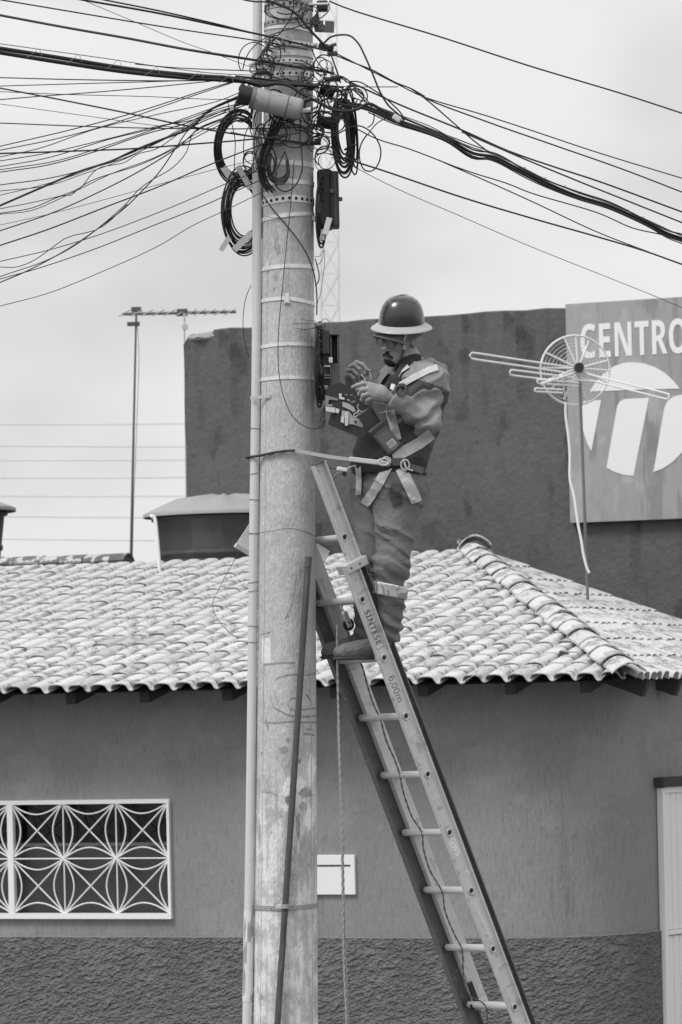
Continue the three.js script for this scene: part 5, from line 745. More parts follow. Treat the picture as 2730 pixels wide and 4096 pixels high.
const cap = (px, py, pz, b) => { const { a, d, dd, ra, rb } = b; const x = px - a.x, y = py - a.y, z = pz - a.z; const t = clamp((x * d.x + y * d.y + z * d.z) / dd), ex = x - d.x * t, ey = y - d.y * t, ez = z - d.z * t; return Math.sqrt(ex * ex + ey * ey + ez * ez) - (ra + (rb - ra) * t); };
const bone = (a, b, ra, rb = ra) => { const d = b.clone().sub(a); return { a, b, d, dd: Math.max(1e-8, d.lengthSq()), ra, rb }; };
const field = (bones, k) => (x, y, z) => { let r = 1e3; for (const b of bones) r = smin(r, cap(x, y, z, b), k); return r; };
const bounds = (bones, pad) => { const mn = [1e9, 1e9, 1e9], mx = [-1e9, -1e9, -1e9]; for (const b of bones) for (const p of [b.a, b.b]) { const r = Math.max(b.ra, b.rb) + pad; ['x', 'y', 'z'].forEach((c, i) => { mn[i] = Math.min(mn[i], p[c] - r); mx[i] = Math.max(mx[i], p[c] + r); }); } return [mn, mx]; };
const PM = 18.64, ORG = at(1500, 2636, PM);
const person = thing('person', 'worker in hard hat, cap, glasses, grey work clothes and harness standing on the ladder', 'person', ORG);
const J = (px, py, dz = 0) => at(px, py, PM - dz).sub(ORG);
const sph = (x, y, z, s) => Math.hypot(x, y, z) * s;
{
  // joints
  const j = { pelL: J(1598, 1925, 0.08), pelR: J(1512, 1925, -0.08), hipL: J(1594, 1965, 0.08), hipR: J(1504, 1965, -0.09), knL: J(1566, 2265, 0.12), knR: J(1480, 2240, -0.02), anL: J(1550, 2560, 0.02), anR: J(1464, 2548, -0.12), chL: J(1690, 1580, 0.08), chR: J(1600, 1570, -0.10), waL: J(1592, 1850, 0.07), waR: J(1520, 1850, -0.08), shL: J(1704, 1532, 0.15), shR: J(1592, 1530, -0.15), elL: J(1716, 1694, 0.21), wrL: J(1562, 1590, 0.30), elR: J(1490, 1655, -0.24), wrR: J(1408, 1556, -0.06), neck: J(1655, 1470, 0), head: J(1604, 1355, 0.03) };
  const torso = [bone(j.chL, j.waL, 0.115, 0.122), bone(j.chR, j.waR, 0.11, 0.122), bone(J(1575, 1690), J(1545, 1825, 0.02), 0.14, 0.148), bone(j.shL, j.shR, 0.064), bone(J(1670, 1570), J(1640, 1660), 0.12, 0.13), bone(J(1690, 1505, 0.03), j.shL, 0.045, 0.055), bone(J(1655, 1505, -0.03), j.shR, 0.045, 0.055)];
  const armL = [bone(j.shL, j.elL, 0.058, 0.047), bone(j.elL, j.wrL, 0.046, 0.035)], armR = [bone(j.shR, j.elR, 0.072, 0.058), bone(j.elR, j.wrR, 0.058, 0.042)];
  const legs = [bone(j.pelL, j.pelR, 0.126), bone(j.hipL, j.knL, 0.110, 0.076), bone(j.knL, j.anL, 0.074, 0.056), bone(j.hipR, j.knR, 0.108, 0.074), bone(j.knR, j.anR, 0.072, 0.055), bone(J(1610, 1960, -0.02), J(1612, 1990, 0.04), 0.11, 0.10)];
  // skin: one continuous figure under the clothes
  const thin = (l, s) => l.map((b) => bone(b.a, b.b, b.ra * s, b.rb * s));
  const bodyBones = [...thin(torso, 0.84), ...thin(armL, 0.76), ...thin(armR, 0.76), ...thin(legs, 0.76), bone(j.neck, j.head.clone().add(V(0, -0.03, 0)), 0.062, 0.058)];
  const [b0, b1] = bounds(bodyBones, 0.03); const bodyG = meshSDF(field(bodyBones, 0.05), b0, b1, 0.014);
  // head in its own frame
  const up = V(0.03, 0.955, 0.29).normalize(), fw = V(-0.68, 0, 0.68); fw.addScaledVector(up, -fw.dot(up)).normalize(); const lf = up.clone().cross(fw).normalize(); // x = left, y = up, z = forward
  const HM = new THREE.Matrix4().makeBasis(lf, up, fw).setPosition(j.head); const hp = (x, y, z) => V(x, y, z).applyMatrix4(HM);
  const ell = (x, y, z, cx, cy, cz, rx, ry, rz) => { const a = (x - cx) / rx, b = (y - cy) / ry, c = (z - cz) / rz, k = Math.sqrt(a * a + b * b + c * c); return (k - 1) * Math.min(rx, ry, rz); };
  const headSDF = (x, y, z) => { const ax = Math.abs(x);
    let d = ell(x, y, z, 0, 0.035, -0.012, 0.078, 0.092, 0.098); d = smin(d, ell(x, y, z, 0, -0.045, 0.022, 0.060, 0.075, 0.068), 0.04); d = smin(d, ell(x, y, z, 0, -0.098, 0.058, 0.030, 0.024, 0.030), 0.03); d = smin(d, ell(ax, y, z, 0.047, -0.018, 0.052, 0.024, 0.022, 0.024), 0.025); d = smin(d, ell(x, y, z, 0, 0.018, 0.078, 0.055, 0.014, 0.016), 0.02);
    d = -smin(-d, ell(ax, y, z, 0.032, -0.002, 0.095, 0.018, 0.012, 0.014), 0.015); d = smin(d, ell(ax, y, z, 0.031, -0.003, 0.072, 0.013, 0.012, 0.012), 0.004);
    d = smin(d, cap(x, y, z, noseB), 0.012); d = smin(d, ell(ax, y, z, 0.012, -0.040, 0.094, 0.010, 0.008, 0.011), 0.008); d = smin(d, ell(x, y, z, 0, -0.066, 0.086, 0.024, 0.006, 0.011), 0.006); d = smin(d, ell(x, y, z, 0, -0.077, 0.084, 0.020, 0.006, 0.010), 0.006);
    const ear = Math.max(ell(ax, y, z, 0.080, 0.0, -0.012, 0.014, 0.034, 0.020), -ell(ax, y, z, 0.092, 0.002, -0.008, 0.012, 0.020, 0.011)); d = smin(d, ear, 0.006); d = smin(d, cap(x, y, z, neckB), 0.03); return d; };
  const noseB = bone(V(0, 0.005, 0.084), V(0, -0.036, 0.106), 0.009, 0.013), neckB = bone(V(0, -0.05, -0.02), V(0, -0.15, -0.04), 0.056, 0.06);
  const headG = meshSDF(headSDF, [-0.11, -0.15, -0.13], [0.11, 0.14, 0.14], 0.0045).applyMatrix4(HM);
  // hands
  const fing = (pts, r0, r1) => { const out = []; for (let k = 0; k < pts.length - 1; k++) out.push(bone(J(...pts[k]), J(...pts[k + 1]), r0 + (r1 - r0) * k / (pts.length - 1), r0 + (r1 - r0) * (k + 1) / (pts.length - 1))); return out; };
  const handL = [[bone(j.wrL, J(1520, 1568, 0.315), 0.030, 0.026), bone(J(1525, 1560, 0.31), J(1478, 1540, 0.325), 0.025, 0.015), bone(J(1525, 1572, 0.32), J(1475, 1558, 0.335), 0.024, 0.014), bone(J(1530, 1582, 0.32), J(1480, 1577, 0.335), 0.023, 0.013), bone(J(1535, 1590, 0.315), J(1492, 1592, 0.33), 0.021, 0.012)],
    fing([[1478, 1538, 0.325], [1452, 1534, 0.33], [1430, 1541, 0.325], [1411, 1549, 0.315]], 0.0125, 0.0085), fing([[1474, 1556, 0.335], [1448, 1560, 0.34], [1438, 1576, 0.325], [1452, 1586, 0.305]], 0.0125, 0.009), fing([[1478, 1575, 0.335], [1455, 1582, 0.34], [1449, 1598, 0.325], [1464, 1603, 0.305]], 0.012, 0.009), fing([[1490, 1591, 0.33], [1470, 1600, 0.335], [1468, 1612, 0.32], [1482, 1613, 0.305]], 0.011, 0.008), fing([[1520, 1548, 0.30], [1482, 1548, 0.285], [1452, 1554, 0.285], [1430, 1560, 0.29]], 0.015, 0.009)];
  const handR = [[bone(j.wrR, J(1408, 1520, -0.04), 0.029, 0.027), bone(J(1412, 1525, -0.04), J(1405, 1470, -0.02), 0.025, 0.016), bone(J(1405, 1528, -0.03), J(1394, 1486, 0.0), 0.024, 0.015), bone(J(1402, 1535, -0.02), J(1388, 1505, 0.01), 0.022, 0.014)],
    fing([[1407, 1466, -0.03], [1428, 1450, -0.02], [1452, 1458, -0.01], [1470, 1480, 0.0]], 0.0125, 0.009), fing([[1398, 1474, -0.01], [1418, 1462, 0.01], [1440, 1478, 0.015], [1450, 1500, 0.01]], 0.0125, 0.009), fing([[1391, 1490, 0.0], [1410, 1482, 0.025], [1428, 1497, 0.03], [1434, 1516, 0.02]], 0.012, 0.009), fing([[1387, 1507, 0.01], [1402, 1502, 0.035], [1416, 1514, 0.04], [1420, 1530, 0.03]], 0.011, 0.008), fing([[1425, 1515, -0.05], [1448, 1505, -0.04], [1465, 1494, -0.02], [1480, 1484, 0.0]], 0.014, 0.0095)];
  const handMesh = (h) => { const fs = h.map((l) => field(l, 0.006)); const palm = field(h[0], 0.018); const all = h.flat(); const [a, b] = bounds(all, 0.012); return meshSDF((x, y, z) => { let d = palm(x, y, z); for (let k = 1; k < fs.length; k++) d = smin(d, fs[k](x, y, z), 0.004); return d; }, a, b, 0.0032); };
  part('body', merge([bodyG, headG, handMesh(handL), handMesh(handR)]), M.skin, person);
  // facial hair and hair
  const shell = (test, off, mn, mx) => meshSDF((x, y, z) => Math.max(headSDF(x, y, z) - off, test(x, y, z)), mn, mx, 0.0035).applyMatrix4(HM);
  part('moustache', shell((x, y, z) => ell(x, y, z, 0, -0.060 - 1.2 * Math.abs(x) ** 1.4 * 2, 0.1, 0.036, 0.0085, 0.05), 0.004, [-0.06, -0.12, 0.03], [0.06, -0.03, 0.14]), M.hair, person);
  part('goatee', shell((x, y, z) => Math.max(ell(x, y, z, 0, -0.108, 0.085, 0.033, 0.026, 0.05), -ell(x, y, z, 0, -0.080, 0.1, 0.022, 0.008, 0.06)), 0.005, [-0.06, -0.15, 0.0], [0.06, -0.06, 0.14]), M.hair, person);
  part('hair', shell((x, y, z) => Math.max(-(y - 0.024 - 0.5 * Math.max(0, z + 0.01)), z - 0.035), 0.004, [-0.11, -0.06, -0.13], [0.11, 0.14, 0.08]), M.hair, person);
  for (const s of [-1, 1]) part('eyebrow', rod(hp(s * 0.014, 0.020, 0.094), hp(s * 0.046, 0.021, 0.079), 0.0035, 0.0025, 6), M.hair, person);
  for (const s of [-1, 1]) { part('eye', new THREE.SphereGeometry(0.0065, 10, 8).scale(1.4, 0.7, 1).applyMatrix4(new THREE.Matrix4().makeBasis(lf, up, fw)).translate(...hp(s * 0.031, -0.003, 0.082).toArray()), M.blackPlastic, person); }
  // glasses
  { const g = group('glasses', person); const rot = new THREE.Matrix4().makeBasis(lf, up, fw); for (const s of [-1, 1]) { part('rim', new THREE.TorusGeometry(0.024, 0.0018, 6, 24).scale(1.1, 0.85, 1).applyMatrix4(rot).translate(...hp(s * 0.033, -0.006, 0.108).toArray()), M.steelDark, g); part('lens', new THREE.CylinderGeometry(0.024, 0.024, 0.0015, 24).rotateX(Math.PI / 2).scale(1.1, 0.85, 1).applyMatrix4(rot).translate(...hp(s * 0.033, -0.006, 0.108).toArray()), new THREE.MeshPhysicalMaterial({ color: new THREE.Color().setRGB(0.8, 0.8, 0.8), roughness: 0.05, transmission: 0.85, thickness: 0, ior: 1.8 }), g); part('temple', rod(hp(s * 0.060, 0.0, 0.105), hp(s * 0.086, 0.012, -0.01), 0.002), M.steelDark, g); } part('bridge', rod(hp(-0.008, 0.0, 0.109), hp(0.008, 0.0, 0.109), 0.0018), M.steelDark, g); }
  // cap with curved visor under the helmet
  { const c = group('cap', person); part('crown', meshSDF((x, y, z) => Math.max(headSDF(x, y, z) - 0.010, 0.022 + 0.12 * Math.min(0, z) - y), [-0.11, -0.05, -0.14], [0.11, 0.16, 0.13], 0.006).applyMatrix4(HM), M.cap, c);
    const pos = [], uv = [], idx = [], NA = 18, NR = 6; for (const sd of [0, 1]) for (let r = 0; r <= NR; r++) for (let a = 0; a <= NA; a++) { const t = (a / NA - 0.5) * 2, an = t * 1.25, ff = r / NR, rad = 0.088 + 0.055 * ff * (1 - 0.35 * t * t), x = Math.sin(an) * rad * 0.92, z = Math.cos(an) * rad * 0.95 + 0.012, y = 0.046 - 0.016 * ff - 0.030 * t * t * (0.4 + ff) - sd * 0.004; const p = hp(x, y, z); pos.push(p.x, p.y, p.z); uv.push(a / NA, ff); }
    const S = (NR + 1) * (NA + 1); for (const sd of [0, 1]) for (let r = 0; r < NR; r++) for (let a = 0; a < NA; a++) { const o = sd * S + r * (NA + 1) + a; if (sd) idx.push(o, o + 1, o + NA + 2, o, o + NA + 2, o + NA + 1); else idx.push(o, o + NA + 2, o + 1, o, o + NA + 1, o + NA + 2); } for (let a = 0; a < NA; a++) { const o = NR * (NA + 1) + a; idx.push(o, o + S, o + S + 1, o, o + S + 1, o + 1); }
    const g = new THREE.BufferGeometry(); g.setAttribute('position', new THREE.Float32BufferAttribute(pos, 3)); g.setAttribute('uv', new THREE.Float32BufferAttribute(uv, 2)); g.setIndex(idx); g.computeVertexNormals(); part('visor', g, M.cap, c); }
  // hard hat
  { const hat = group('hard_hat', person); const B = new THREE.Matrix4().makeBasis(lf, up, fw).setPosition(hp(0, 0.068, -0.004));
    const dome = [[0.001, 0.145], [0.03, 0.143], [0.055, 0.135], [0.078, 0.118], [0.095, 0.094], [0.106, 0.062], [0.111, 0.028], [0.113, 0.004]]; part('dome', new THREE.LatheGeometry(dome.reverse().map(([x, y]) => new THREE.Vector2(x, y)), 48).scale(0.95, 1, 1.04).applyMatrix4(B), M.hat, hat);
    const brim = [[0.110, 0.010], [0.122, 0.003], [0.136, -0.006], [0.146, -0.013], [0.148, -0.018], [0.144, -0.018], [0.134, -0.011], [0.118, -0.003], [0.106, 0.002]]; part('brim', new THREE.LatheGeometry(brim.map(([x, y]) => new THREE.Vector2(x, y)).reverse(), 64).scale(0.97, 1, 1.05).applyMatrix4(B), M.brim, hat);  // same plastic as the dome; lighter grey paints in the sky reflected on top
    part('ridge', tube([V(0, 0.060, 0.106), V(0, 0.118, 0.076), V(0, 0.144, 0.0), V(0, 0.118, -0.076), V(0, 0.060, -0.106)].map((p) => p.applyMatrix4(B)), 0.005, 30, 6), M.hat, hat); }
  // clothes
  const shirtBones = [...torso, ...armL.map((b) => bone(b.a, b.b, b.ra + 0.004, b.rb + 0.006)), ...armR];
  const hoodB = [bone(J(1690, 1478, 0.10), J(1756, 1500, 0.03), 0.034, 0.036), bone(J(1756, 1500, 0.03), J(1690, 1470, -0.10), 0.036, 0.034), bone(J(1635, 1520, 0.12), J(1690, 1478, 0.10), 0.024, 0.034)];
  const tF = field(torso, 0.09), aL = field([...shirtBones.slice(torso.length, torso.length + 2)], 0.03), aR = field(armR, 0.03), hF = field(hoodB, 0.03);
  const foldArm = (x, y, z) => { const e = j.elL, r = Math.hypot(x - e.x, y - e.y, z - e.z); return 0.010 * Math.exp(-r * r / 0.03) * Math.sin(70 * (0.55 * (x - e.x) - 0.85 * (y - e.y)) + 6 * noise3(x * 12, y * 12, z * 12)); };
  const wr = (x, y, z, f, s = 1) => (noise3(x * f + 9, y * f * s + 4, z * f + 2) - 0.5);
  const shirtF = (x, y, z) => { let d = smin(tF(x, y, z), aL(x, y, z), 0.035); d = smin(d, aR(x, y, z), 0.04); d = smin(d, hF(x, y, z), 0.008); const ridge = 1 - Math.abs(2 * noise3(x * 10 + 3 * y, y * 16 - 4 * x, z * 10) - 1); return d + foldArm(x, y, z) - 0.003 * (1 - Math.abs(2 * noise3(x * 16 + 6 * y, y * 22 - 7 * x, z * 16) - 1) - 0.5) - 0.008 * (ridge - 0.5) * smooth(0.2, 0.7, noise3(x * 4, y * 4, z * 4 + 7)) + 0.003 * wr(x, y, z, 9, 1.6) - 0.011 * Math.pow(1 - Math.abs(2 * noise3(x * 8 + 4 * y + 8, y * 12 - 5 * x, z * 8) - 1), 5); };
  part('hood', meshSDF((x, y, z) => field([bone(J(1668, 1466, 0.12), J(1722, 1452, 0.07), 0.020, 0.027), bone(J(1722, 1452, 0.07), J(1768, 1478, -0.01), 0.027, 0.026), bone(J(1768, 1478, -0.01), J(1715, 1450, -0.09), 0.026, 0.024), bone(J(1740, 1500, 0.06), J(1772, 1520, 0.0), 0.022, 0.024)], 0.012)(x, y, z) + 0.006 * (noise3(x * 20, y * 40 + x * 20, z * 20) - 0.5), [J(1620, 1400).x, J(1700, 1570).y, -0.2], [J(1830, 1400).x, J(1700, 1400).y, 0.22], 0.006), M.sleeve, person);
  const wristCut = (x, y, z) => { const d = armL[1].d.clone().normalize(); return (x - j.wrL.x) * d.x + (y - j.wrL.y) * d.y + (z - j.wrL.z) * d.z - 0.0; };
  const waistY = j.waL.y - 0.03;
  const [s0, s1] = bounds([...shirtBones, ...hoodB], 0.03); s0[1] = waistY - 0.03;
  const neckHole = bone(J(1650, 1475, 0.02), J(1615, 1435, 0.05), 0.062, 0.075);
  const yokeY = J(1600, 1545).y; // the yoke, hood and sleeves get a paler grey than the body of the shirt
  const isSleeve = (x, y, z) => Math.min(Math.min(aL(x, y, z), aR(x, y, z)) - 0.012 - Math.min(tF(x, y, z) + 0.004, 0.012), hF(x, y, z) - 0.016, yokeY - y + 0.35 * (j.chL.x - x));
  const shirtCut = (x, y, z) => { let d = shirtF(x, y, z); d = Math.max(d, waistY - y + 0.008 * Math.sin(x * 30 + z * 20)); if (x < j.elL.x - 0.05 && z > 0.15) d = Math.max(d, wristCut(x, y, z)); return Math.max(d, -cap(x, y, z, neckHole)); };
  part('shirt', meshSDF((x, y, z) => Math.max(shirtCut(x, y, z) + 0.002, -isSleeve(x, y, z) - 0.012), s0, s1, 0.0075), M.shirt, person);
  part('sleeves_and_yoke', meshSDF((x, y, z) => Math.max(shirtCut(x, y, z), isSleeve(x, y, z)), s0, s1, 0.0068), M.sleeve, person);
  part('cuff', meshSDF((x, y, z) => { const q = wristCut(x, y, z); return Math.max(cap(x, y, z, bone(armL[1].a, armL[1].b, 0.064, 0.0475)), q - 0.002, -q - 0.05); }, [j.wrL.x - 0.09, j.wrL.y - 0.09, j.wrL.z - 0.1], [j.wrL.x + 0.1, j.wrL.y + 0.09, j.wrL.z + 0.1], 0.004), M.sleeve, person);
  part('neck_gaiter', meshSDF((x, y, z) => { const q = field([bone(J(1655, 1490, 0.0), J(1640, 1455, 0.02), 0.074, 0.066), bone(J(1625, 1500, 0.09), J(1590, 1535, 0.10), 0.045, 0.050)], 0.05)(x, y, z) + 0.012 * wr(x, y, z, 18, 3); return q; }, [J(1540, 1400).x, J(1500, 1570).y, -0.16], [J(1760, 1400).x, J(1500, 1385).y, 0.2], 0.006), grey(0.035, 0.95), person);
  const legF0 = field([legs[0], legs[5], legs[1], legs[2]], 0.05), legF1 = field([legs[0], legs[3], legs[4]], 0.05);
  const legF = (x, y, z) => { const d = smin(legF0(x, y, z), legF1(x, y, z), 0.012); const kn = Math.exp(-((y - j.knL.y) ** 2) / 0.012), ft = Math.exp(-((y - j.anL.y - 0.04) ** 2) / 0.008); const ridge = 1 - Math.abs(2 * noise3(x * 9 + 5 * y, y * 15 + 5 * x, z * 9 + 3) - 1); return d - 0.010 * (ridge - 0.5) * smooth(0.15, 0.6, noise3(x * 4 + 5, y * 3, z * 4)) - 0.003 * (1 - Math.abs(2 * noise3(x * 14 + 6 * y, y * 20 + 9 * x, z * 14) - 1) - 0.5) + (0.006 * kn + 0.007 * ft) * Math.sin(95 * (y + 0.6 * x) + 5 * noise3(x * 10, y * 8, z * 10)) + 0.007 * wr(x, y, z, 8, 0.7) - 0.012 * Math.pow(1 - Math.abs(2 * noise3(x * 6 + 3 * y + 2, y * 11 + 6 * x, z * 6 + 5) - 1), 5); };
  const [l0, l1] = bounds(legs, 0.035);
  part('trousers', meshSDF((x, y, z) => Math.max(legF(x, y, z), j.anR.y - 0.030 - y, y - waistY - 0.035), l0, l1, 0.0065), M.trousers, person);
  const reflect = textured(tex(256, 128, (u, v) => 0.74 - 0.4 * smooth(0.55, 0.62, pf(u, v, 24, 10, 2, 181)) * smooth(0.3, 0.4, pf(u, v, 5, 5, 2, 183)) + 0.05 * (pf(u, v, 60, 60, 2, 185) - 0.5)), null, 0, 0.5);
  // reflective bands below the knees
  const band = (fn, c, tilt) => meshSDF((x, y, z) => { const h = y - c.y - tilt * (x - c.x); return Math.max(fn(x, y, z) - 0.005, Math.abs(h) - 0.030); }, [c.x - 0.17, c.y - 0.12, c.z - 0.17], [c.x + 0.17, c.y + 0.12, c.z + 0.17], 0.006);
  const nearOnly = (x, y, z) => Math.max(field([legs[1], legs[2]], 0.05)(x, y, z) + 0.012 * wr(x, y, z, 8, 0.7) - 0.004, 0), farOnly = (x, y, z) => field([legs[3], legs[4]], 0.05)(x, y, z) - 0.004;
  part('reflective_band', band((x, y, z) => field([legs[1], legs[2]], 0.05)(x, y, z) - 0.014, J(1578, 2366, 0.09), -0.22), reflect, person);
  part('reflective_band', band((x, y, z) => field([legs[3], legs[4]], 0.05)(x, y, z) - 0.013, J(1485, 2322, -0.06), 0.0), reflect, person);
  // straps, pockets and belt laid on the cloth
  const cloth = (x, y, z) => Math.min(shirtF(x, y, z), y < waistY + 0.02 ? legF(x, y, z) : 9);
  function lay(px, py, lift, fn = cloth) { const q = at(px, py, 1), dir = q.clone().sub(V(0, EYE, 0)); for (let d = 18.0; d < 19.3; d += 0.004) { const p = V(0, EYE, 0).addScaledVector(dir, d).sub(ORG); if (fn(p.x, p.y, p.z) < lift) return p; } return V(0, EYE, 0).addScaledVector(dir, PM).sub(ORG); }
  function ribbon(pts, w, mat, name, parent = person, lift = 0.005, fn = cloth, n = 14) { const P = []; const c = []; for (let k = 0; k < pts.length - 1; k++) for (let i = 0; i < n; i++) c.push([pts[k][0] + (pts[k + 1][0] - pts[k][0]) * i / n, pts[k][1] + (pts[k + 1][1] - pts[k][1]) * i / n]); c.push(pts[pts.length - 1]);
    const rows = c.map(([x, y], k) => { const a = c[Math.max(0, k - 1)], b = c[Math.min(c.length - 1, k + 1)], L = Math.hypot(b[0] - a[0], b[1] - a[1]) || 1, nx = -(b[1] - a[1]) / L, ny = (b[0] - a[0]) / L; return [-0.5, -0.17, 0.17, 0.5].map((s) => lay(x + nx * w * s, y + ny * w * s, lift, fn)); });
    for (let it = 0; it < 3; it++) for (let k = 1; k < rows.length - 1; k++) for (let i = 0; i < 4; i++) rows[k][i].z = Math.max(rows[k][i].z, (rows[k - 1][i].z + rows[k + 1][i].z) / 2);
    const pos = [], uv = [], idx = []; for (const s of [0, 1]) rows.forEach((r, k) => r.forEach((p, i) => { pos.push(p.x, p.y, p.z - s * 0.004); uv.push(i / 3, k / 4); })); const S = rows.length * 4; for (let k = 0; k < rows.length - 1; k++) for (let i = 0; i < 3; i++) { const o = k * 4 + i; idx.push(o, o + 1, o + 5, o, o + 5, o + 4); const q = o + S; idx.push(q, q + 5, q + 1, q, q + 4, q + 5); } for (let k = 0; k < rows.length - 1; k++) { const o = k * 4; idx.push(o, o + 4, o + 4 + S, o, o + 4 + S, o + S); idx.push(o + 3, o + 3 + S, o + 7 + S, o + 3, o + 7 + S, o + 7); }
    const g = new THREE.BufferGeometry(); g.setAttribute('position', new THREE.Float32BufferAttribute(pos, 3)); g.setAttribute('uv', new THREE.Float32BufferAttribute(uv, 2)); g.setIndex(idx); const h = g.toNonIndexed(); h.computeVertexNormals(); return part(name, h, mat, parent); }
  // belt: a ring round the waist
  part('belt', meshSDF((x, y, z) => Math.max(Math.min(tF(x, y, z), legF0(x, y, z)) - 0.012, Math.abs(y - waistY - 0.005 + 0.06 * (x - j.waL.x)) - 0.034), [l0[0] - 0.03, waistY - 0.1, l0[2] - 0.03], [l1[0] + 0.03, waistY + 0.1, l1[2] + 0.03], 0.008), M.webDark, person);
  const har = group('harness', person);
  ribbon([[1752, 1468], [1715, 1480], [1690, 1492], [1645, 1515], [1600, 1542]], 25, M.web, 'shoulder_strap', har, 0.008);
  ribbon([[1634, 1462], [1598, 1486], [1582, 1520], [1568, 1558]], 17, M.web, 'neck_strap', har, 0.010);
  ribbon([[1560, 1640], [1575, 1700], [1590, 1760]], 36, M.web, 'chest_strap', har, 0.008);
  ribbon([[1728, 1735], [1680, 1772], [1630, 1800], [1572, 1828]], 46, M.web, 'side_strap', har, 0.007);
  ribbon([[1552, 1866], [1520, 1925], [1490, 1975], [1458, 2020]], 38, M.web, 'leg_strap', har, 0.008);
  ribbon([[1604, 1872], [1630, 1925], [1655, 1975], [1668, 2010]], 46, M.web, 'leg_strap', har, 0.008);
  ribbon([[1432, 1862], [1436, 1920], [1434, 1980]], 22, M.web, 'leg_strap', har, 0.010);
  ribbon([[1478, 1958], [1510, 1975]], 20, M.steel, 'strap_buckle', har, 0.014);
  { const p = lay(1592, 1848, 0.02); part('hip_plate', box(0.075, 0.04, 0.012, p.x, p.y, p.z, 0.006), M.greyPlastic, har); part('d_ring', new THREE.TorusGeometry(0.020, 0.004, 6, 20).scale(1, 1.2, 1).translate(p.x + 0.035, p.y - 0.015, p.z + 0.008), M.steel, har); part('d_ring', new THREE.TorusGeometry(0.02, 0.0045, 6, 20).translate(p.x - 0.055, p.y + 0.004, p.z + 0.012), M.steel, har); part('hook', tube([V(p.x + 0.03, p.y + 0.0, p.z + 0.02), V(p.x + 0.04, p.y - 0.03, p.z + 0.022), V(p.x + 0.07, p.y - 0.045, p.z + 0.015)], 0.005, 12, 6), M.steel, har); }
  ribbon([[1625, 1862], [1660, 1872], [1695, 1884]], 26, M.greyPlastic, 'belt_pad', har, 0.018);
  // chest tools
  ribbon([[1548, 1480], [1526, 1508], [1506, 1540]], 22, grey(0.2, 0.9), 'chest_flap', har, 0.02, tF);
  { const p = lay(1602, 1562, 0.012); part('wire_spool', new THREE.TorusGeometry(0.026, 0.012, 8, 24).scale(1, 0.8, 1).rotateZ(0.5).translate(p.x, p.y, p.z + 0.01), M.blackPlastic, person); for (let k = 0; k < 3; k++) part('spool_wire', new THREE.TorusGeometry(0.022 + 0.005 * k, 0.0022, 5, 24).scale(1.1, 0.85, 1).rotateZ(0.4 + 0.2 * k).translate(p.x, p.y, p.z + 0.022), grey(0.12, 0.5), person); }
  // cargo pocket and thigh flap
  ribbon([[1505, 2100], [1530, 2120], [1560, 2126], [1590, 2122]], 7, M.trousers, 'pocket_hem', person, 0.012, legF, 8);
  ribbon([[1585, 1935], [1580, 1985], [1592, 2020]], 42, grey(0.07, 0.9), 'pocket_tool_sheath', person, 0.012, legF, 8);
  // chin strap
  { const toHead = new THREE.Matrix4().copy(HM).invert(), tmp = V(0, 0, 0); const hs = (x, y, z) => { tmp.set(x, y, z).applyMatrix4(toHead); return headSDF(tmp.x, tmp.y, tmp.z); }; ribbon([[1626, 1332], [1622, 1365], [1618, 1397]], 12, M.web, 'chin_strap', person, 0.012, hs, 6); ribbon([[1618, 1397], [1610, 1425], [1598, 1445]], 7, grey(0.12, 0.9), 'chin_strap', person, 0.005, hs, 6); ribbon([[1626, 1362], [1617, 1362]], 9, M.steelDark, 'chin_strap_slide', person, 0.009, hs, 3); }
  // boots
  const boot = (hx, hy, hz, len, ankle) => { const hl = J(hx, hy, hz), toe = hl.clone().add(V(-0.84 * len, -0.004, 0.54 * len)); const bs = [bone(hl.clone().add(V(0, 0.038, 0)), toe.clone().add(V(0.012, 0.034, 0)), 0.044, 0.039), bone(hl.clone().add(V(-0.012, 0.05, 0.01)), ankle.clone().add(V(0, 0.03, 0)), 0.047, 0.052), bone(hl.clone().lerp(toe, 0.32).add(V(0, 0.06, 0)), hl.clone().lerp(toe, 0.75).add(V(0, 0.036, 0)), 0.040, 0.040)]; const f = field(bs, 0.04); const [a, b] = bounds(bs, 0.02); const fy = hl.y - 0.004;
    const bt = group('boot', person); part('upper', meshSDF((x, y, z) => Math.max(f(x, y, z) + 0.004 * wr(x, y, z, 40, 1), fy + 0.012 - y), a, b, 0.006), M.boot, bt); part('sole', meshSDF((x, y, z) => Math.max(f(x, Math.max(y, fy + 0.03), z) - 0.004, fy - y, y - fy - 0.014), a, b, 0.005), grey(0.06, 0.9), bt);
    const dirF = V(-0.84, 0, 0.54), side = V(0.54, 0, 0.84); for (let k = 0; k < 4; k++) { const c = hl.clone().lerp(toe, 0.30 + 0.12 * k).add(V(0, 0.104 - 0.013 * k, 0)); part('lace', tube([c.clone().addScaledVector(side, -0.025).add(V(0, -0.012, 0)), c, c.clone().addScaledVector(side, 0.028).add(V(0, -0.014, 0))], 0.003, 8, 5), M.blackPlastic, bt); } };
  boot(1538, 2634, -0.01, 0.262, j.anL); boot(1452, 2630, -0.16, 0.21, j.anR);
}
// fibre strands the worker is splicing
cable('fibre_strand', 'thin pale fibre strand held between the worker’s two hands'.replace('’s', ''), [[1478, 1484], [1485, 1510], [1478, 1520], [1455, 1500], [1445, 1498], [1462, 1520], [1440, 1545]], 2.6, PM, PM - 0.3, grey(0.5, 0.5));
cable('fibre_strand', 'thin pale fibre strand dangling under the near hand', [[1468, 1577], [1495, 1590], [1520, 1612], [1545, 1620], [1546, 1640], [1530, 1650], [1505, 1648], [1490, 1630], [1486, 1600]], 2.4, PM - 0.32, PM - 0.3, grey(0.5, 0.5));
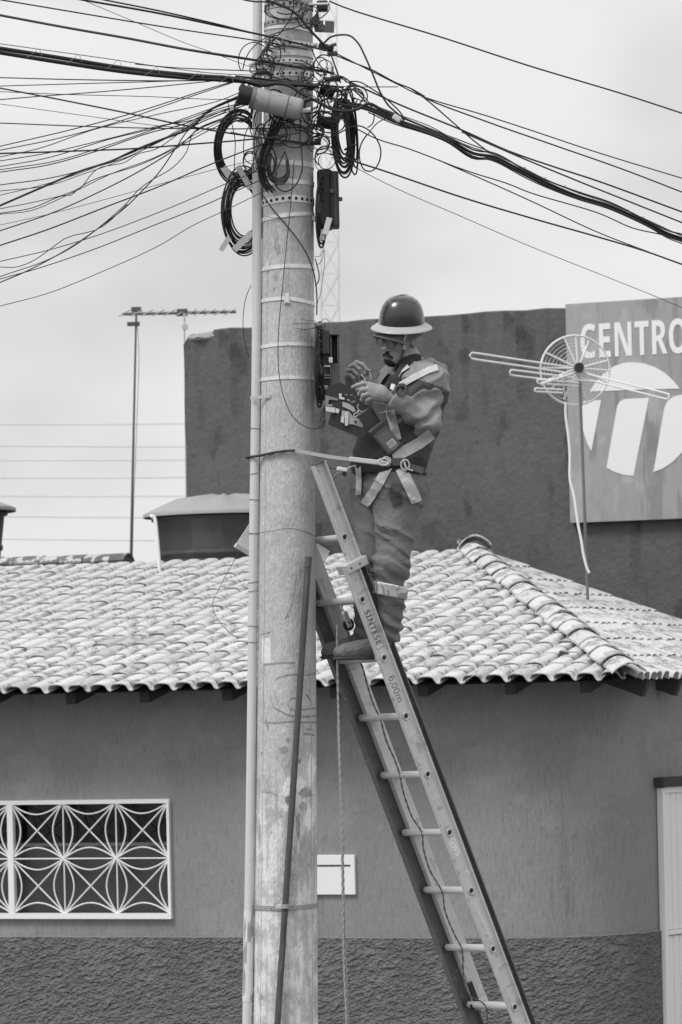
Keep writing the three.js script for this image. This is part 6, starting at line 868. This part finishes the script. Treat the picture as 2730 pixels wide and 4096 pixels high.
// optical power meter hanging on the chest
{
  const z = (x, y, dd) => at(1240 + x * 0.2679, 1480 + y * 0.2679, PM - dd); const A = z(1000, 860, 0.27), B = z(1260, 1170, 0.21), C = A.clone().lerp(B, 0.5), yA = A.clone().sub(B).normalize(), xA = z(1180, 760, 0.27).sub(z(900, 930, 0.27)).normalize(); xA.addScaledVector(yA, -xA.dot(yA)).normalize(); const zA = xA.clone().cross(yA).normalize(); if (zA.z < 0) { xA.negate(); zA.negate(); }
  const t = thing('power_meter', 'grey handheld test meter with a white label hanging on the worker chest', 'test meter', C); t.quaternion.setFromRotationMatrix(new THREE.Matrix4().makeBasis(xA, yA, zA)); const W = 0.082, L = 0.165;
  part('case', box(W, L, 0.035, 0, 0, 0, 0.008), M.midPlastic, t); part('bumper', box(W + 0.008, 0.03, 0.04, 0, L / 2 - 0.012, 0, 0.008), M.greyPlastic, t); part('bumper', box(W + 0.006, 0.02, 0.038, 0, -L / 2 + 0.01, 0, 0.008), M.greyPlastic, t); part('battery_cover', box(W * 0.72, L * 0.60, 0.004, 0.0, -0.012, 0.018, 0.0015), grey(0.22, 0.6), t);
  part('label', box(W * 0.5, L * 0.20, 0.002, 0.006, -0.032, 0.0205), M.white, t); for (let k = 0; k < 4; k++) part('label_print', box(W * (0.42 - 0.06 * (k % 2)), 0.0022, 0.001, 0.005, -0.022 - 0.006 * k, 0.0216), grey(0.2, 0.6), t); part('label_panel', box(W * 0.5, L * 0.1, 0.0015, 0.004, -0.058, 0.0205), grey(0.30, 0.6), t);
  for (const [x, y] of [[-0.034, 0.066], [0.034, 0.066], [-0.034, -0.074], [0.034, -0.074]]) part('screw', new THREE.CylinderGeometry(0.004, 0.004, 0.003, 10).rotateX(Math.PI / 2).translate(x, y, 0.0185), M.blackPlastic, t);
  part('holster', box(0.10, 0.11, 0.02, -0.004, 0.12, -0.012, 0.006).rotateZ(-0.1), M.greyPlastic, t); part('strap', box(0.022, 0.10, 0.006, 0.03, 0.13, 0.008).rotateZ(-0.15), M.midPlastic, t);
}
// terminal box on the pole, its lid and the splice tray hanging open
{
  const p = at(1318, 1440, PD0 - 0.05), t = thing('terminal_box', 'open dark fibre terminal box on the right of the pole beside the worker', 'terminal box', p); const P = (x, y, dd = 0.05) => at(x, y, PD0 - dd).sub(p); const bx = (x0, y0, x1, y1, dp, dd, r = 0.004) => { const a = P(x0, y0, dd), b = P(x1, y1, dd); return box(b.x - a.x, a.y - b.y, dp, (a.x + b.x) / 2, (a.y + b.y) / 2, a.z, r); };
  part('case', bx(1286, 1322, 1322, 1420, 0.10, 0.06, 0.006), grey(0.06, 0.6), t); part('case', bx(1292, 1420, 1324, 1548, 0.09, 0.05, 0.005), M.blackPlastic, t);
  part('lid', [bx(1320, 1342, 1326, 1458, 0.11, 0.06), bx(1352, 1344, 1358, 1458, 0.11, 0.06), bx(1320, 1340, 1358, 1346, 0.11, 0.06), bx(1326, 1346, 1352, 1456, 0.01, 0.02)], M.blackPlastic, t);
  part('module', bx(1324, 1457, 1361, 1548, 0.08, 0.07, 0.004), grey(0.085, 0.6), t); part('connector', bx(1316, 1430, 1332, 1452, 0.03, 0.12, 0.003), M.lightPlastic, t); for (const y of [1462, 1498, 1509, 1544]) part('connector', bx(1298, y, 1322, y + 6, 0.02, 0.115, 0.002), y === 1462 || y === 1544 ? M.lightPlastic : M.midPlastic, t); part('hinge', bx(1262, 1560, 1320, 1600, 0.03, 0.03, 0.004), M.blackPlastic, t); part('mount', bx(1250, 1380, 1290, 1400, 0.02, 0.0), M.galv, t);
}
{
  const z = (x, y, dd = 0.16) => at(1240 + x * 0.2679, 1480 + y * 0.2679, PD0 - dd); const p = z(560, 620), t = thing('splice_tray', 'black fibre splice tray with white modules tipped open between pole and worker', 'splice tray', p);
  const plate = (pts, d0, d1, th, mat, name) => { const v = pts.map(([x, y]) => z(x, y, d0 + (d1 - d0) * (x - 250) / 650).sub(p)); const pos = [], idx = [], n = v.length; for (const s of [0, 1]) v.forEach((q) => pos.push(q.x, q.y, q.z - s * th)); const tri = THREE.ShapeUtils.triangulateShape(v.map((q) => new THREE.Vector2(q.x, q.y)), []); for (const [a, b, c] of tri) { idx.push(a, b, c, a + n, c + n, b + n); } for (let k = 0; k < n; k++) { const m = (k + 1) % n; idx.push(k, m + n, m, k, k + n, m + n); } const g = new THREE.BufferGeometry(); g.setAttribute('position', new THREE.Float32BufferAttribute(pos, 3)); g.setIndex(idx); const h = g.toNonIndexed(); h.computeVertexNormals(); h.setAttribute('uv', new THREE.BufferAttribute(new Float32Array(h.attributes.position.count * 2), 2)); return part(name, h, mat, t); };
  plate([[240, 330], [270, 240], [450, 185], [880, 350], [900, 470], [820, 640], [860, 740], [900, 850], [840, 980], [740, 1040], [690, 980], [270, 810], [320, 640], [235, 560]], 0.16, 0.22, 0.03, M.blackPlastic, 'tray');
  plate([[232, 375], [430, 430], [420, 455], [290, 440], [270, 505], [350, 515], [345, 545], [235, 550]], 0.175, 0.19, 0.008, grey(0.22, 0.5), 'side_wall');
  plate([[235, 550], [380, 560], [370, 640], [240, 610]], 0.185, 0.20, 0.014, M.lightPlastic, 'module'); plate([[388, 570], [445, 585], [430, 650], [378, 628]], 0.185, 0.20, 0.016, M.lightPlastic, 'module');
  plate([[485, 475], [580, 500], [660, 555], [685, 610], [650, 630], [590, 590], [490, 545]], 0.19, 0.215, 0.016, grey(0.4, 0.5), 'module'); plate([[480, 600], [590, 620], [640, 690], [760, 740], [850, 810], [835, 870], [640, 810], [570, 810], [460, 780], [475, 680]], 0.185, 0.215, 0.012, grey(0.36, 0.5), 'cover'); plate([[530, 620], [580, 640], [570, 830], [525, 830]], 0.20, 0.21, 0.012, M.lightPlastic, 'latch'); plate([[470, 690], [515, 695], [505, 795], [462, 775]], 0.20, 0.21, 0.012, M.lightPlastic, 'latch');
  plate([[435, 350], [480, 355], [475, 400], [520, 415], [515, 445], [440, 430]], 0.185, 0.20, 0.012, M.lightPlastic, 'module');
  for (const [x, y] of [[550, 370], [575, 440], [625, 375], [640, 480], [690, 405], [760, 425], [590, 455], [665, 465], [820, 430]]) plate([[x - 22, y - 8], [x + 20, y - 2], [x + 14, y + 12], [x - 24, y + 5]], 0.18, 0.21, 0.006, grey(0.3, 0.5), 'port');
  part('hole', new THREE.CylinderGeometry(0.0055, 0.0055, 0.006, 14).rotateX(Math.PI / 2).translate(...z(677, 772, 0.208).sub(p).toArray()), M.blackPlastic, t);
  part('key_ring', tube([z(735, 510, 0.23), z(712, 545, 0.23), z(730, 590, 0.23), z(780, 620, 0.23), z(830, 600, 0.23)].map((q) => q.sub(p)), 0.0022, 20, 6), M.lightPlastic, t); part('clip', tube([z(735, 600, 0.225), z(690, 640, 0.225), z(655, 670, 0.225), z(680, 700, 0.225), z(720, 660, 0.225), z(735, 600, 0.225)].map((q) => q.sub(p)), 0.0026, 24, 6), M.lightPlastic, t);
  const sp = []; for (let k = 0; k <= 60; k++) { const s = k / 60; sp.push(z(215 - 60 * s + 14 * Math.cos(k * 1.2), 560 + 220 * s + 8 * Math.sin(k * 1.2), 0.15 + 0.01 * Math.sin(k * 1.2)).sub(p)); } part('spiral_wire', tube(sp, 0.0013, 180, 4), M.blackPlastic, t);
}
cable('loose_lead', 'black lead hanging under the splice tray, left one', [[1298, 1620], [1300, 1650], [1296, 1680], [1280, 1705], [1268, 1718]], 3.2, PD0 - 0.16, PD0 - 0.12);
cable('loose_lead', 'thin black lead looping under the splice tray, right one', [[1300, 1680], [1298, 1700], [1285, 1712], [1262, 1717]], 2.6, PD0 - 0.16, PD0 - 0.12);
// positioning lanyard: dark sleeve round the pole, pale strap to the harness
{
  const o = at(1180, 1820, PD0 - 0.2), t = thing('lanyard', 'positioning lanyard from round the pole to the worker harness', 'lanyard', o);
  const sl = []; for (let k = 0; k <= 26; k++) { const a = -2.4 + 2.65 * k / 26; const onC = a < -1.0 ? 0.05 * Math.min(1, (-1.0 - a) / 0.5) : 0; const y = 1826 - 16 * smooth(-1.4, 0.3, a); sl.push(onPole(y, a, 0.014 + onC).sub(o)); }
  part('sleeve', merge(ropeGeo(sl, 0.0095, 100, 22)), grey(0.05, 0.9), t);
  const st = sl[sl.length - 1].clone(), en = at(1510, 1846, PM - 0.24).sub(o), mid = st.clone().lerp(en, 0.5).add(V(0, -0.008, 0)); const c1 = [st, mid, en];
  { const c = new THREE.CatmullRomCurve3(c1), gs = []; for (let k = 0; k < 16; k++) gs.push(bar(c.getPoint(k / 16), c.getPoint((k + 1.05) / 16), 0.017, 0.006, V(0, 0, 1))); part('strap', gs, grey(0.42, 0.9), t); }
  part('padded_strap', bar(at(1398, 1836, PM - 0.235).sub(o), at(1560, 1856, PM - 0.24).sub(o), 0.024, 0.014, V(0, 0, 1), 0.005), M.web, t);
  part('carabiner', new THREE.TorusGeometry(0.020, 0.005, 8, 20).scale(1.3, 0.8, 1).translate(...at(1535, 1848, PM - 0.26).sub(o).toArray()), M.steel, t);
  const o2 = at(1370, 1878, PM - 0.1), t2 = thing('rope_grab', 'bright metal rope grab with a short rope beside the ladder top', 'rope grab', o2); part('body', box(0.055, 0.022, 0.02, 0, 0, 0, 0.008).rotateZ(-0.2), M.white, t2); part('cam', new THREE.CylinderGeometry(0.012, 0.012, 0.02, 12).rotateX(Math.PI / 2).translate(0.01, -0.022, 0), M.blackPlastic, t2); part('rope', tube([at(1300, 1868, PM - 0.05).sub(o2), at(1340, 1872, PM - 0.08).sub(o2), V(0, 0, 0)], 0.005, 12, 6), M.ropeDark, t2); part('tail', tube([V(0.02, -0.01, 0), at(1350, 1895, PM - 0.1).sub(o2), at(1332, 1925, PM - 0.08).sub(o2), at(1328, 1965, PM - 0.05).sub(o2), at(1335, 2000, PM - 0.03).sub(o2)], 0.0055, 24, 6), grey(0.25, 0.9), t2); part('link', tube([V(0.025, 0.005, 0), at(1402, 1868, PM - 0.1).sub(o2), at(1425, 1862, PM - 0.1).sub(o2)], 0.004, 12, 6), M.steel, t2);
}
renderer.render(scene, camera);
